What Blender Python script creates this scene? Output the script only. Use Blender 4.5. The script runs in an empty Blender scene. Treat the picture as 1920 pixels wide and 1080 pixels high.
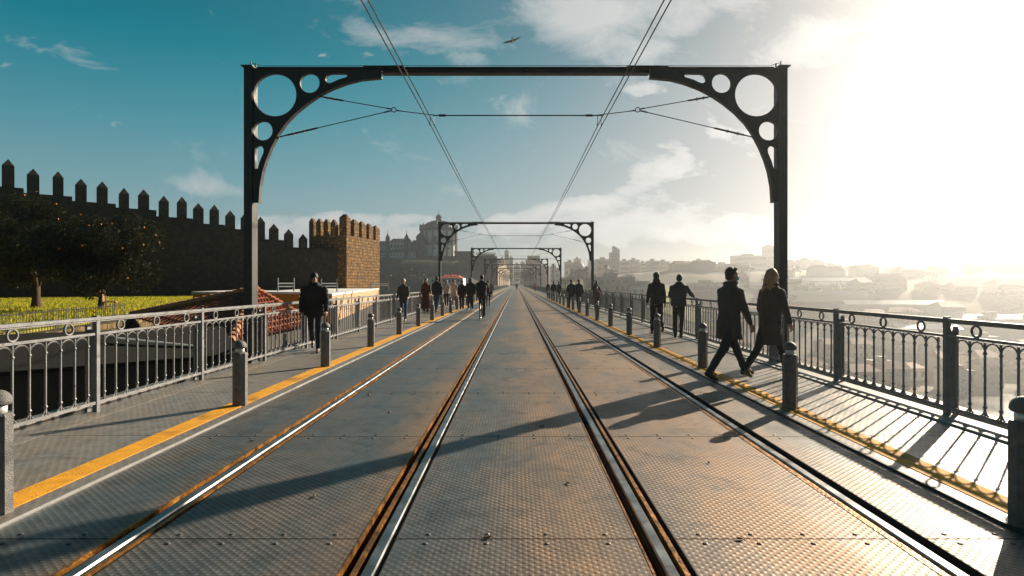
import bpy, math, random
from mathutils import Vector, Matrix, noise
R = math.radians
random.seed(7)
SC = bpy.context.scene
COL = SC.collection

# ------------------------------------------------------------------ camera
H = 1.45            # eye height over the deck
F = 1080.0          # focal length in pixels of the 1920 wide photograph
cam_d = bpy.data.cameras.new('camera')
cam = bpy.data.objects.new('camera', cam_d)
COL.objects.link(cam)
cam.location = (0, 0, H)
cam.rotation_euler = (R(90), 0, 0)
cam_d.sensor_width = 36
cam_d.lens = 36 * F / 1920
cam_d.shift_x = -8 / 1920
cam_d.shift_y = -7 / 1920
cam_d.clip_start = 0.05
cam_d.clip_end = 6000
SC.camera = cam
SC.view_settings.view_transform = 'Standard'
SC.view_settings.look = 'None'
SC.view_settings.exposure = 0.80
SC.view_settings.gamma = 1
SC.cycles.max_bounces = 5
SC.cycles.diffuse_bounces = 2
SC.cycles.glossy_bounces = 3
SC.cycles.volume_bounces = 0
SC.cycles.transparent_max_bounces = 8
SC.cycles.sample_clamp_indirect = 3
SC.cycles.use_denoising = True

# ------------------------------------------------------------------ sun and sky
SUN_AZ, SUN_EL = 44.5, 21.8      # degrees right of the bridge axis / above the horizon
sd = Vector((math.sin(R(SUN_AZ)) * math.cos(R(SUN_EL)), math.cos(R(SUN_AZ)) * math.cos(R(SUN_EL)), math.sin(R(SUN_EL))))
sun_d = bpy.data.lights.new('sun', 'SUN')
sun_d.energy = 5.0
sun_d.angle = R(0.55)
sun_d.color = (1.0, 0.85, 0.66)
sun = bpy.data.objects.new('sun', sun_d)
sun.rotation_euler = (-sd).to_track_quat('-Z', 'Y').to_euler()
sun.location = (60, 60, 60)
COL.objects.link(sun)

W = bpy.data.worlds.new('World')
SC.world = W
W.use_nodes = True
nt = W.node_tree
nt.nodes.clear()
def N(t, kind, **kw):
    n = t.nodes.new(kind)
    for k, v in kw.items():
        if k.startswith('i_'):
            n.inputs[int(k[2:])].default_value = v
        else:
            setattr(n, k, v)
    return n
def L(t, a, b): t.links.new(a, b)
def math_(t, op, a, b=None, c=None, clamp=False):
    n = t.nodes.new('ShaderNodeMath'); n.operation = op; n.use_clamp = clamp
    for i, v in enumerate((a, b, c)):
        if v is None: continue
        if isinstance(v, (int, float)): n.inputs[i].default_value = v
        else: t.links.new(v, n.inputs[i])
    return n.outputs[0]
def ramp(t, fac, stops):
    n = t.nodes.new('ShaderNodeValToRGB')
    el = n.color_ramp.elements
    while len(el) < len(stops): el.new(0.5)
    for e, (p, c) in zip(el, stops):
        e.position = p
        e.color = (c, c, c, 1) if isinstance(c, (int, float)) else (*c, 1)
    t.links.new(fac, n.inputs[0])
    return n.outputs[0]
def mixc(t, fac, a, b, mode='MIX'):
    n = t.nodes.new('ShaderNodeMix'); n.data_type = 'RGBA'; n.blend_type = mode
    for i, v in ((0, fac), (6, a), (7, b)):
        if isinstance(v, (int, float)): n.inputs[i].default_value = v
        elif isinstance(v, tuple): n.inputs[i].default_value = (*v, 1)
        else: t.links.new(v, n.inputs[i])
    return n.outputs[2]

sky = N(nt, 'ShaderNodeTexSky', sky_type='NISHITA')
sky.sun_disc = False
sky.sun_elevation = R(SUN_EL)
sky.sun_rotation = R(SUN_AZ)
sky.altitude = 60; sky.air_density = 1.0; sky.dust_density = 0.7; sky.ozone_density = 1.0
tc = N(nt, 'ShaderNodeTexCoord')
sep = N(nt, 'ShaderNodeSeparateXYZ'); L(nt, tc.outputs['Generated'], sep.inputs[0])
dz = math_(nt, 'MAXIMUM', sep.outputs[2], 0.0)
fy = math_(nt, 'MAXIMUM', sep.outputs[1], 0.05)
U = math_(nt, 'DIVIDE', sep.outputs[0], fy); V = math_(nt, 'DIVIDE', sep.outputs[2], fy)      # tangent-plane direction ahead
def blob(px, py, sx, sy, amp, rot=0.0):
    u = math_(nt, 'SUBTRACT', U, (px - 968) / F); v = math_(nt, 'SUBTRACT', V, (533 - py) / F)
    c, q = math.cos(R(rot)), math.sin(R(rot))
    a = math_(nt, 'ADD', math_(nt, 'MULTIPLY', u, c / (sx / F)), math_(nt, 'MULTIPLY', v, q / (sx / F)))
    b = math_(nt, 'SUBTRACT', math_(nt, 'MULTIPLY', v, c / (sy / F)), math_(nt, 'MULTIPLY', u, q / (sy / F)))
    d = math_(nt, 'ADD', math_(nt, 'MULTIPLY', a, a), math_(nt, 'MULTIPLY', b, b))
    return math_(nt, 'MULTIPLY', math_(nt, 'POWER', 2.718, math_(nt, 'MULTIPLY', d, -1.0)), amp)
def total(lst):
    r = None
    for b in lst:
        o = blob(*b); r = o if r is None else math_(nt, 'ADD', r, o)
    return r
cuv = N(nt, 'ShaderNodeCombineXYZ'); L(nt, U, cuv.inputs[0]); L(nt, V, cuv.inputs[1])
def fbm(scale, rot, sx, sy, rough, dist, off):
    mp = N(nt, 'ShaderNodeMapping'); mp.inputs[1].default_value = off; mp.inputs[2].default_value = (0, 0, R(rot)); mp.inputs[3].default_value = (sx, sy, 1)
    L(nt, cuv.outputs[0], mp.inputs[0])
    n_ = N(nt, 'ShaderNodeTexNoise'); n_.inputs['Scale'].default_value = scale; n_.inputs['Detail'].default_value = 9; n_.inputs['Roughness'].default_value = rough; n_.inputs['Distortion'].default_value = dist
    L(nt, mp.outputs[0], n_.inputs['Vector']); return n_.outputs[0]
# thin high cloud, in patches
wisp = total([(1090, 45, 130, 62, 0.40, -28), (840, 80, 105, 45, 0.26, -12), (1190, 10, 170, 40, 0.34, 0), (690, 60, 60, 20, 0.16, -25), (150, 105, 70, 22, 0.22, -12), (370, 345, 90, 20, 0.24, -8), (950, 205, 50, 24, 0.14, -30), (820, 150, 60, 14, 0.12, 0), (1500, 90, 120, 40, 0.35, 20), (1270, 60, 90, 25, 0.2, 35)])
c1 = ramp(nt, math_(nt, 'ADD', math_(nt, 'MULTIPLY', fbm(5.5, 28, 1.0, 2.0, 0.66, 0.6, (1.3, 0.7, 0)), 1.0), wisp), [(0.60, 0.0), (0.74, 0.36), (0.97, 0.75)])
# small cumulus and the low bank
cumu = total([(1240, 320, 95, 34, 0.34, 0), (1190, 345, 60, 22, 0.16, 0), (1340, 250, 75, 22, 0.26, 0), (1190, 170, 55, 16, 0.2, 0), (1080, 385, 130, 16, 0.22, 8), (1300, 425, 260, 42, 0.32, 0), (640, 408, 150, 13, 0.24, 0), (560, 430, 110, 22, 0.26, 0), (740, 440, 160, 30, 0.26, 0), (1010, 425, 170, 30, 0.22, 0)])
c2 = ramp(nt, math_(nt, 'ADD', fbm(9.0, 0, 1.0, 2.1, 0.58, 0.2, (0.3, 0.9, 0)), cumu), [(0.665, 0.0), (0.74, 0.5), (0.90, 0.85)])
cl = math_(nt, 'MAXIMUM', c1, c2)
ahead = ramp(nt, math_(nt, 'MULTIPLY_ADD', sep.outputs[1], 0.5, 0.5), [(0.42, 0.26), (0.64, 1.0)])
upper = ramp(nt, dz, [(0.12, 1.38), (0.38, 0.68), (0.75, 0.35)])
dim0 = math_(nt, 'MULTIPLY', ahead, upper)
tintc = mixc(nt, ramp(nt, dz, [(0.05, 0.0), (0.35, 1.0)]), (0.64, 1.06, 1.30), (0.0, 1.0, 1.05))
gd = Vector((math.sin(R(38)) * math.cos(R(13)), math.cos(R(38)) * math.cos(R(13)), math.sin(R(13))))
dt = N(nt, 'ShaderNodeVectorMath', operation='DOT_PRODUCT'); L(nt, tc.outputs['Generated'], dt.inputs[0]); dt.inputs[1].default_value = gd
dpos = math_(nt, 'MAXIMUM', dt.outputs['Value'], 0.0)
g1 = math_(nt, 'MULTIPLY', math_(nt, 'POWER', dpos, 260), 14.0)
g2 = math_(nt, 'MULTIPLY', math_(nt, 'POWER', dpos, 12), 0.5)
glow = math_(nt, 'ADD', g1, g2)
cbri = math_(nt, 'ADD', 7.2, math_(nt, 'MULTIPLY', math_(nt, 'POWER', dpos, 5), 2.5))
cv = N(nt, 'ShaderNodeVectorMath', operation='SCALE'); cv.inputs[0].default_value = (0.97, 0.96, 0.94); L(nt, cbri, cv.inputs[3])
# the photograph's exposure rolls the bright side of the sky off softly: c * k / (c + k)
KS = 6.6
tint = mixc(nt, 1.0, sky.outputs[0], mixc(nt, math_(nt, 'POWER', dpos, 5), tintc, (1.05, 0.97, 1.0)), 'MULTIPLY')
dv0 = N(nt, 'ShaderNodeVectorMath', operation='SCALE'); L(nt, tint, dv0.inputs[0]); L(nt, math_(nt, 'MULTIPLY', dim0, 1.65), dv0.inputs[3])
kk = N(nt, 'ShaderNodeVectorMath', operation='ADD'); L(nt, dv0.outputs[0], kk.inputs[0]); kk.inputs[1].default_value = (KS, KS, KS)
qq = N(nt, 'ShaderNodeVectorMath', operation='DIVIDE'); L(nt, dv0.outputs[0], qq.inputs[0]); L(nt, kk.outputs[0], qq.inputs[1])
soft = N(nt, 'ShaderNodeVectorMath', operation='SCALE'); L(nt, qq.outputs[0], soft.inputs[0]); soft.inputs[3].default_value = KS
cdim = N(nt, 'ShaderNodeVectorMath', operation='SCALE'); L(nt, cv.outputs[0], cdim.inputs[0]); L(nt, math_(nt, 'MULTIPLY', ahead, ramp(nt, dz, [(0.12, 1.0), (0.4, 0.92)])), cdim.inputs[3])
skyc = mixc(nt, cl, soft.outputs[0], cdim.outputs[0])
gv = N(nt, 'ShaderNodeVectorMath', operation='SCALE'); gv.inputs[0].default_value = (1.0, 0.965, 0.91); L(nt, glow, gv.inputs[3])
fin = N(nt, 'ShaderNodeVectorMath', operation='ADD'); L(nt, skyc, fin.inputs[0]); L(nt, gv.outputs[0], fin.inputs[1])
bg = N(nt, 'ShaderNodeBackground'); bg.inputs[1].default_value = 0.054
L(nt, fin.outputs[0], bg.inputs[0])
wo = N(nt, 'ShaderNodeOutputWorld'); L(nt, bg.outputs[0], wo.inputs[0])

# ------------------------------------------------------------------ helpers
def at(px, py, Y):
    """point seen at photograph pixel px,py when it stands Y metres ahead"""
    return Vector(((px - 968) * Y / F, Y, H - (py - 533) * Y / F))

class MB:
    def __init__(s): s.v = []; s.f = []; s.m = []
    def add(s, vs, fs, mi=0):
        o = len(s.v); s.v += [tuple(p) for p in vs]
        s.f += [tuple(i + o for i in f) for f in fs]; s.m += [mi] * len(fs)
    def box(s, x0, x1, y0, y1, z0, z1, mi=0, M=None):
        vs = [Vector((x, y, z)) for z in (z0, z1) for y in (y0, y1) for x in (x0, x1)]
        if M is not None: vs = [M @ p for p in vs]
        s.add(vs, [(0, 2, 3, 1), (4, 5, 7, 6), (0, 1, 5, 4), (2, 6, 7, 3), (0, 4, 6, 2), (1, 3, 7, 5)], mi)
    def quad(s, a, b, c, d, mi=0): s.add([a, b, c, d], [(0, 1, 2, 3)], mi)
    def prism(s, poly, z0, z1, mi=0, M=None):
        n = len(poly)
        vs = [Vector((p[0], p[1], z0)) for p in poly] + [Vector((p[0], p[1], z1)) for p in poly]
        if M is not None: vs = [M @ p for p in vs]
        s.add(vs, [tuple(range(n))[::-1], tuple(range(n, 2 * n))] + [(i, (i + 1) % n, (i + 1) % n + n, i + n) for i in range(n)], mi)
    def rings(s, rings, mi=0, cap=True, closed=False):
        n = len(rings[0]); vs = [p for r in rings for p in r]; fs = []
        m = len(rings)
        for k in range(m if closed else m - 1):
            for i in range(n):
                a = k * n + i; b = k * n + (i + 1) % n; k2 = (k + 1) % m
                fs.append((a, b, k2 * n + (i + 1) % n, k2 * n + i))
        if cap and not closed:
            fs.append(tuple(range(n))[::-1]); fs.append(tuple(range((m - 1) * n, m * n)))
        s.add(vs, fs, mi)
    def tube(s, pts, r, n=6, mi=0, closed=False):
        pts = [Vector(p) for p in pts]; rr = r if isinstance(r, (list, tuple)) else [r] * len(pts)
        up = Vector((0, 0, 1)); rings = []; prev = None
        for i, p in enumerate(pts):
            if closed: d = pts[(i + 1) % len(pts)] - pts[i - 1]
            else: d = pts[min(i + 1, len(pts) - 1)] - pts[max(i - 1, 0)]
            d.normalize()
            if prev is None:
                a = d.cross(up)
                if a.length < 1e-3: a = d.cross(Vector((1, 0, 0)))
            else:
                a = prev - d * prev.dot(d)
            a.normalize(); prev = a; b = d.cross(a)
            rings.append([p + (a * math.cos(t) + b * math.sin(t)) * rr[i] for t in [2 * math.pi * k / n for k in range(n)]])
        s.rings(rings, mi, True, closed)
    def lathe(s, prof, n=16, mi=0, c=(0, 0, 0)):
        c = Vector(c)
        s.rings([[c + Vector((r * math.cos(2 * math.pi * k / n), r * math.sin(2 * math.pi * k / n), z)) for k in range(n)] for r, z in prof], mi)
    def cap(s, p0, p1, r0, r1, n=10, mi=0):
        """tapered capsule"""
        p0 = Vector(p0); p1 = Vector(p1); d = (p1 - p0)
        if d.length < 1e-5: d = Vector((0, 0, 1e-4))
        d.normalize()
        a = d.cross(Vector((0.13, 0.27, 0.95))).normalized(); b = d.cross(a)
        rs = []
        for t in (-80, -50, -20): rs.append((p0 + d * r0 * math.sin(R(t)), r0 * math.cos(R(t))))
        rs.append((p0, r0)); rs.append((p1, r1))
        for t in (20, 50, 80): rs.append((p1 + d * r1 * math.sin(R(t)), r1 * math.cos(R(t))))
        s.rings([[c + (a * math.cos(2 * math.pi * k / n) + b * math.sin(2 * math.pi * k / n)) * r for k in range(n)] for c, r in rs], mi)
    def ell(s, c, rad, n=14, m=9, mi=0, M=None):
        c = Vector(c); rs = []
        for j in range(m):
            t = R(-86 + 172 * j / (m - 1))
            ring = [Vector((rad[0] * math.cos(t) * math.cos(2 * math.pi * k / n), rad[1] * math.cos(t) * math.sin(2 * math.pi * k / n), rad[2] * math.sin(t))) for k in range(n)]
            if M is not None: ring = [M @ p for p in ring]
            rs.append([c + p for p in ring])
        s.rings(rs, mi)
    def loft(s, secs, n=18, mi=0, sq=2.4):
        """stack of rounded horizontal sections (cx, cy, z, rx, ry)"""
        rs = []
        for cx, cy, z, rx, ry in secs:
            ring = []
            for k in range(n):
                t = 2 * math.pi * k / n; c, d = math.cos(t), math.sin(t)
                e = 2 / sq
                ring.append(Vector((cx + rx * math.copysign(abs(c) ** e, c), cy + ry * math.copysign(abs(d) ** e, d), z)))
            rs.append(ring)
        s.rings(rs, mi)
    def mesh(s, name, mats, smooth=False):
        me = bpy.data.meshes.new(name)
        me.from_pydata(s.v, [], s.f)
        for m in (mats if isinstance(mats, (list, tuple)) else [mats]): me.materials.append(m)
        if any(s.m): me.polygons.foreach_set('material_index', s.m)
        if smooth: me.polygons.foreach_set('use_smooth', [True] * len(me.polygons))
        me.update()
        return me
    def build(s, name, mats, parent=None, smooth=False, loc=None, rz=0):
        return link(name, s.mesh(name, mats, smooth), parent, loc, rz)

def link(name, me, parent=None, loc=None, rz=0):
    o = bpy.data.objects.new(name, me)
    COL.objects.link(o)
    if parent is not None: o.parent = parent
    if loc is not None: o.location = loc
    if rz: o.rotation_euler = (0, 0, rz)
    return o
def tag(o, label=None, cat=None, group=None, kind=None):
    if label: o['label'] = label
    if cat: o['category'] = cat
    if group: o['group'] = group
    if kind: o['kind'] = kind
    return o
def empty(name, loc=(0, 0, 0), rz=0, label=None, cat=None, group=None):
    o = bpy.data.objects.new(name, None); COL.objects.link(o)
    o.location = loc; o.rotation_euler = (0, 0, rz); o.empty_display_size = 0.2
    return tag(o, label, cat, group)
KIDS = {}
def copy_tree(o, parent=None):
    c = o.copy(); COL.objects.link(c); c.parent = parent
    for ch in list(o.children): copy_tree(ch, c)
    return c
def struct(o): o['kind'] = 'structure'; return o
ORD = ['nearest', 'second', 'third', 'fourth', 'fifth', 'sixth', 'seventh', 'eighth', 'ninth', 'tenth', 'eleventh', 'twelfth', 'thirteenth', 'fourteenth', 'fifteenth', 'sixteenth', 'seventeenth', 'eighteenth', 'nineteenth', 'twentieth', 'twenty-first', 'twenty-second', 'twenty-third', 'twenty-fourth', 'twenty-fifth', 'twenty-sixth']
def nth(i, first='first'): return first if i == 0 else ORD[i]

# ------------------------------------------------------------------ materials
def mat(name, base, rough=0.7, metal=0.0, var=0.25, scale=3.0, bump=0.0, bscale=30.0, second=None, smix=(0.5, 0.65), spec=0.5, coords='Object', sscale=None, detail=4):
    m = bpy.data.materials.new(name); m.use_nodes = True
    t = m.node_tree; b = t.nodes['Principled BSDF']
    tc = N(t, 'ShaderNodeTexCoord')
    nz = N(t, 'ShaderNodeTexNoise'); nz.inputs['Scale'].default_value = scale; nz.inputs['Detail'].default_value = detail
    L(t, tc.outputs[coords], nz.inputs['Vector'])
    lo = tuple(c * (1 - var) for c in base); hi = tuple(min(1, c * (1 + var)) for c in base)
    col = ramp(t, nz.outputs[0], [(0.3, lo), (0.7, hi)])
    if second:
        n2 = N(t, 'ShaderNodeTexNoise'); n2.inputs['Scale'].default_value = sscale or scale * 2.3; n2.inputs['Detail'].default_value = 6
        L(t, tc.outputs[coords], n2.inputs['Vector'])
        f = ramp(t, n2.outputs[0], [(smix[0], 0.0), (smix[1], 1.0)])
        col = mixc(t, f, col, second)
    L(t, col, b.inputs['Base Color'])
    rr = ramp(t, nz.outputs[0], [(0.3, max(0, rough - 0.08)), (0.7, min(1, rough + 0.08))])
    L(t, rr, b.inputs['Roughness'])
    b.inputs['Metallic'].default_value = metal
    b.inputs['Specular IOR Level'].default_value = spec
    if bump:
        n3 = N(t, 'ShaderNodeTexNoise'); n3.inputs['Scale'].default_value = bscale; n3.inputs['Detail'].default_value = 5
        L(t, tc.outputs[coords], n3.inputs['Vector'])
        bp = N(t, 'ShaderNodeBump'); bp.inputs['Strength'].default_value = bump; bp.inputs['Distance'].default_value = 0.02
        L(t, n3.outputs[0], bp.inputs['Height']); L(t, bp.outputs[0], b.inputs['Normal'])
    return m

def brick_mat(name, c1, c2, mortar, w=0.5, h=0.3, ms=0.02, rough=0.9, bump=0.6, stain=None):
    m = bpy.data.materials.new(name); m.use_nodes = True
    t = m.node_tree; b = t.nodes['Principled BSDF']
    tc = N(t, 'ShaderNodeTexCoord'); sp = N(t, 'ShaderNodeSeparateXYZ'); L(t, tc.outputs['Object'], sp.inputs[0])
    cb = N(t, 'ShaderNodeCombineXYZ'); L(t, math_(t, 'ADD', sp.outputs[0], sp.outputs[1]), cb.inputs[0]); L(t, sp.outputs[2], cb.inputs[1])
    nz = N(t, 'ShaderNodeTexNoise'); nz.inputs['Scale'].default_value = 1.3; L(t, tc.outputs['Object'], nz.inputs['Vector'])
    vadd = N(t, 'ShaderNodeVectorMath', operation='MULTIPLY_ADD'); L(t, nz.outputs['Color'], vadd.inputs[0]); vadd.inputs[1].default_value = (0.30, 0.22, 0); L(t, cb.outputs[0], vadd.inputs[2])
    br = N(t, 'ShaderNodeTexBrick'); L(t, vadd.outputs[0], br.inputs['Vector'])
    br.inputs['Color1'].default_value = (*c1, 1); br.inputs['Color2'].default_value = (*c2, 1); br.inputs['Mortar'].default_value = (*mortar, 1)
    br.inputs['Scale'].default_value = 1; br.inputs['Mortar Size'].default_value = ms; br.inputs['Brick Width'].default_value = w; br.inputs['Row Height'].default_value = h
    br.inputs['Mortar Smooth'].default_value = 0.4; br.squash = 0.7; br.squash_frequency = 3
    n2 = N(t, 'ShaderNodeTexNoise'); n2.inputs['Scale'].default_value = 2.5; n2.inputs['Detail'].default_value = 8; n2.inputs['Roughness'].default_value = 0.7
    L(t, tc.outputs['Object'], n2.inputs['Vector'])
    col = mixc(t, ramp(t, n2.outputs[0], [(0.40, 0.0), (0.56, 0.9)]), br.outputs['Color'], stain or tuple(c * 0.35 for c in c1))
    L(t, col, b.inputs['Base Color']); b.inputs['Roughness'].default_value = rough
    bp = N(t, 'ShaderNodeBump'); bp.inputs['Strength'].default_value = bump; bp.inputs['Distance'].default_value = 0.06
    hgt = math_(t, 'ADD', math_(t, 'MULTIPLY', br.outputs['Fac'], -1.0), math_(t, 'MULTIPLY', n2.outputs[0], 1.2))
    L(t, hgt, bp.inputs['Height']); L(t, bp.outputs[0], b.inputs['Normal'])
    return m

def deck_mat(name, steel, rust, px=0.034, py=0.030, bump=0.8, rust_lines=(), general=0.35, rough=0.42, metal=0.55):
    """chequered steel plate, worn, rusting beside the rails"""
    m = bpy.data.materials.new(name); m.use_nodes = True
    t = m.node_tree; b = t.nodes['Principled BSDF']
    tc = N(t, 'ShaderNodeTexCoord'); sp = N(t, 'ShaderNodeSeparateXYZ'); L(t, tc.outputs['Object'], sp.inputs[0])
    X, Y = sp.outputs[0], sp.outputs[1]
    sx = math_(t, 'SINE', math_(t, 'MULTIPLY', X, math.pi / px * 1.0)); sy = math_(t, 'SINE', math_(t, 'MULTIPLY', Y, math.pi / py * 1.0))
    lug = math_(t, 'MAXIMUM', math_(t, 'MULTIPLY', sx, sy), 0.0)
    n1 = N(t, 'ShaderNodeTexNoise'); n1.inputs['Scale'].default_value = 0.9; n1.inputs['Detail'].default_value = 8; n1.inputs['Roughness'].default_value = 0.65
    mp = N(t, 'ShaderNodeMapping'); mp.inputs[3].default_value = (1.6, 0.5, 1); L(t, tc.outputs['Object'], mp.inputs[0]); L(t, mp.outputs[0], n1.inputs['Vector'])
    n2 = N(t, 'ShaderNodeTexNoise'); n2.inputs['Scale'].default_value = 7; n2.inputs['Detail'].default_value = 8; n2.inputs['Roughness'].default_value = 0.7
    L(t, tc.outputs['Object'], n2.inputs['Vector'])
    f = math_(t, 'MULTIPLY', ramp(t, n1.outputs[0], [(0.42, 0.0), (0.66, 1.0)]), general)
    for c, w, a in rust_lines:
        d = math_(t, 'ABSOLUTE', math_(t, 'SUBTRACT', X, c))
        g = math_(t, 'SUBTRACT', 1.0, math_(t, 'DIVIDE', d, w), clamp=True)
        g = math_(t, 'MULTIPLY', math_(t, 'MULTIPLY', g, g), math_(t, 'ADD', 0.35, n1.outputs[0]))
        f = math_(t, 'ADD', f, math_(t, 'MULTIPLY', g, a), clamp=True)
    f = math_(t, 'MULTIPLY', f, math_(t, 'ADD', 0.45, n2.outputs[0]), clamp=True)
    sc = ramp(t, n2.outputs[0], [(0.3, tuple(c * 0.65 for c in steel)), (0.7, tuple(c * 1.35 for c in steel))])
    col = mixc(t, f, sc, rust)
    col = mixc(t, math_(t, 'MULTIPLY', lug, 0.35), col, tuple(min(1, c * 2.0) for c in steel))
    n5 = N(t, 'ShaderNodeTexNoise'); n5.inputs['Scale'].default_value = 2.6; n5.inputs['Detail'].default_value = 10; n5.inputs['Roughness'].default_value = 0.72; n5.inputs['Distortion'].default_value = 1.2
    L(t, tc.outputs['Object'], n5.inputs['Vector'])
    col = mixc(t, ramp(t, n5.outputs[0], [(0.50, 0.0), (0.66, 0.55)]), col, tuple(c * 0.42 for c in steel))
    # flecks of grit and gum
    vo = N(t, 'ShaderNodeTexVoronoi'); vo.inputs['Scale'].default_value = 2.2; L(t, tc.outputs['Object'], vo.inputs['Vector'])
    col = mixc(t, ramp(t, vo.outputs['Distance'], [(0.02, 0.8), (0.045, 0.0)]), col, (0.03, 0.028, 0.025))
    L(t, col, b.inputs['Base Color'])
    b.inputs['Metallic'].default_value = metal
    ro = math_(t, 'ADD', rough - 0.12, math_(t, 'MULTIPLY', n1.outputs[0], 0.3))
    L(t, math_(t, 'ADD', ro, math_(t, 'MULTIPLY', f, 0.15)), b.inputs['Roughness'])
    bp = N(t, 'ShaderNodeBump'); bp.inputs['Strength'].default_value = bump; bp.inputs['Distance'].default_value = 0.006
    wear = ramp(t, n1.outputs[0], [(0.36, 0.35), (0.60, 1.0)])
    hh = math_(t, 'ADD', math_(t, 'MULTIPLY', lug, wear), math_(t, 'MULTIPLY', n2.outputs[0], 0.7))
    L(t, hh, bp.inputs['Height']); L(t, bp.outputs[0], b.inputs['Normal'])
    return m

RUST = (0.30, 0.19, 0.115)
M = {}
M['deck'] = deck_mat('chequer_plate', (0.118, 0.136, 0.142), RUST, px=0.030, py=0.026, bump=0.6, rust_lines=((-0.95, 0.5, 0.7), (-2.3, 0.3, 0.5), (0.35, 1.1, 0.85), (1.7, 2.0, 1.1)), general=0.42, rough=0.46)
M['walk'] = deck_mat('walkway_plate', (0.225, 0.210, 0.190), (0.30, 0.22, 0.14), px=0.034, py=0.05, bump=0.3, general=0.6, rough=0.42, metal=0.2)
M['trough'] = mat('trough', (0.012, 0.011, 0.010), 0.9)
M['rusty'] = mat('rusty_flange', (0.34, 0.15, 0.03), 0.45, 0.6, 0.45, 6, 0.4, 40, second=(0.06, 0.025, 0.01), smix=(0.5, 0.7))
M['railhead'] = mat('polished_rail', (0.24, 0.26, 0.275), 0.42, 0.9, 0.3, 5, second=(0.13, 0.085, 0.05), smix=(0.5, 0.72), sscale=9)
M['yellow'] = mat('yellow_strip', (0.80, 0.36, 0.012), 0.8, 0, 0.18, 9, 0.3, 60, second=(0.30, 0.14, 0.02), smix=(0.58, 0.75), sscale=2.0)
M['edge'] = mat('edge_strip', (0.30, 0.30, 0.29), 0.5, 0.3, 0.2, 5)
M['edgedark'] = mat('dark_edge_strip', (0.05, 0.05, 0.05), 0.5, 0.5, 0.2, 5)
M['iron'] = mat('grey_ironwork', (0.20, 0.205, 0.21), 0.55, 0.35, 0.25, 6, 0.2, 60, second=(0.10, 0.06, 0.035), smix=(0.62, 0.75))
M['gantry'] = mat('dark_painted_steel', (0.045, 0.043, 0.040), 0.5, 0.2, 0.25, 3, 0.15, 40)
M['bollard'] = mat('bollard_paint', (0.16, 0.155, 0.15), 0.55, 0.15, 0.3, 14, 0.5, 120)
M['band'] = mat('bollard_band', (0.75, 0.75, 0.74), 0.3, 0.3, 0.1, 10)
M['wire'] = mat('copper_wire', (0.05, 0.04, 0.035), 0.5, 0.7)
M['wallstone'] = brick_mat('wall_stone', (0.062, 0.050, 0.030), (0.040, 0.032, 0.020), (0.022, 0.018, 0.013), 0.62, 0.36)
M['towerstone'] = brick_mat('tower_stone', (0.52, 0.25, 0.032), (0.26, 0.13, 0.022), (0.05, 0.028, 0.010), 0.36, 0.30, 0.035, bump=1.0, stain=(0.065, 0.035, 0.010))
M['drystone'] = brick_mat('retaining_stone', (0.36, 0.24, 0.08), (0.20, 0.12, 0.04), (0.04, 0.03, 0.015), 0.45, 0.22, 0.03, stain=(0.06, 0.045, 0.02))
M['grass'] = mat('lawn', (0.27, 0.25, 0.022), 0.9, 0, 0.5, 1.4, 0.8, 14, second=(0.05, 0.055, 0.012), smix=(0.48, 0.58), sscale=0.8)  # dark second tone paints shade streaks into the lawn's colour
M['blade'] = mat('grass_blade', (0.20, 0.22, 0.02), 0.7, 0, 0.45, 0.9)
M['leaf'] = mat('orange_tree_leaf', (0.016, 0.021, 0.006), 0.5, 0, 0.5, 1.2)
M['bark'] = mat('bark', (0.075, 0.042, 0.022), 0.9, 0, 0.3, 8, 0.8, 30)
M['orange'] = mat('orange_fruit', (0.50, 0.17, 0.015), 0.5)
M['tile'] = mat('roof_tile', (0.30, 0.072, 0.020), 0.75, 0, 0.35, 2.5, 0.5, 30, second=(0.14, 0.055, 0.03), smix=(0.5, 0.7))
M['plaster'] = mat('sand_plaster', (0.58, 0.36, 0.20), 0.85, 0, 0.12, 2, 0.2, 20)
M['ochre'] = mat('ochre_plaster', (0.60, 0.30, 0.03), 0.85, 0, 0.15, 2, 0.2, 20)
M['whitewall'] = mat('whitewash', (0.84, 0.84, 0.82), 0.8, 0, 0.03, 0.4)
M['granite'] = mat('granite', (0.060, 0.055, 0.048), 0.85, 0, 0.3, 0.5, 0.4, 4)
M['darkroof'] = mat('old_tile_roof', (0.085, 0.045, 0.032), 0.85, 0, 0.3, 0.6)
M['lead'] = mat('dome_lead', (0.07, 0.07, 0.068), 0.6, 0.2, 0.25, 0.7)
M['pane'] = mat('dark_pane', (0.02, 0.022, 0.025), 0.25)
M['soil'] = mat('dark_ground', (0.045, 0.038, 0.026), 0.95, 0, 0.4, 0.6, 0.6, 3)
M['hill'] = mat('hillside_scrub', (0.085, 0.080, 0.045), 0.95, 0, 0.45, 0.03, 0.6, 0.4, second=(0.20, 0.16, 0.11), smix=(0.5, 0.62), sscale=0.05)
M['lawn2'] = mat('park_lawn', (0.20, 0.20, 0.03), 0.9, 0, 0.3, 0.2)
M['water'] = mat('river_water', (0.03, 0.04, 0.045), 0.12, 0, 0.2, 0.02, 0.6, 0.35, spec=0.6)
M['road'] = mat('town_road', (0.06, 0.058, 0.055), 0.8, 0, 0.2, 0.3)
M['wood'] = mat('weathered_wood', (0.40, 0.22, 0.10), 0.7, 0, 0.3, 9)
M['skin'] = mat('skin', (0.42, 0.22, 0.15), 0.5, 0, 0.08, 12)
M['gull'] = mat('gull_feathers', (0.22, 0.20, 0.17), 0.7, 0, 0.2, 6)
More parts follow.
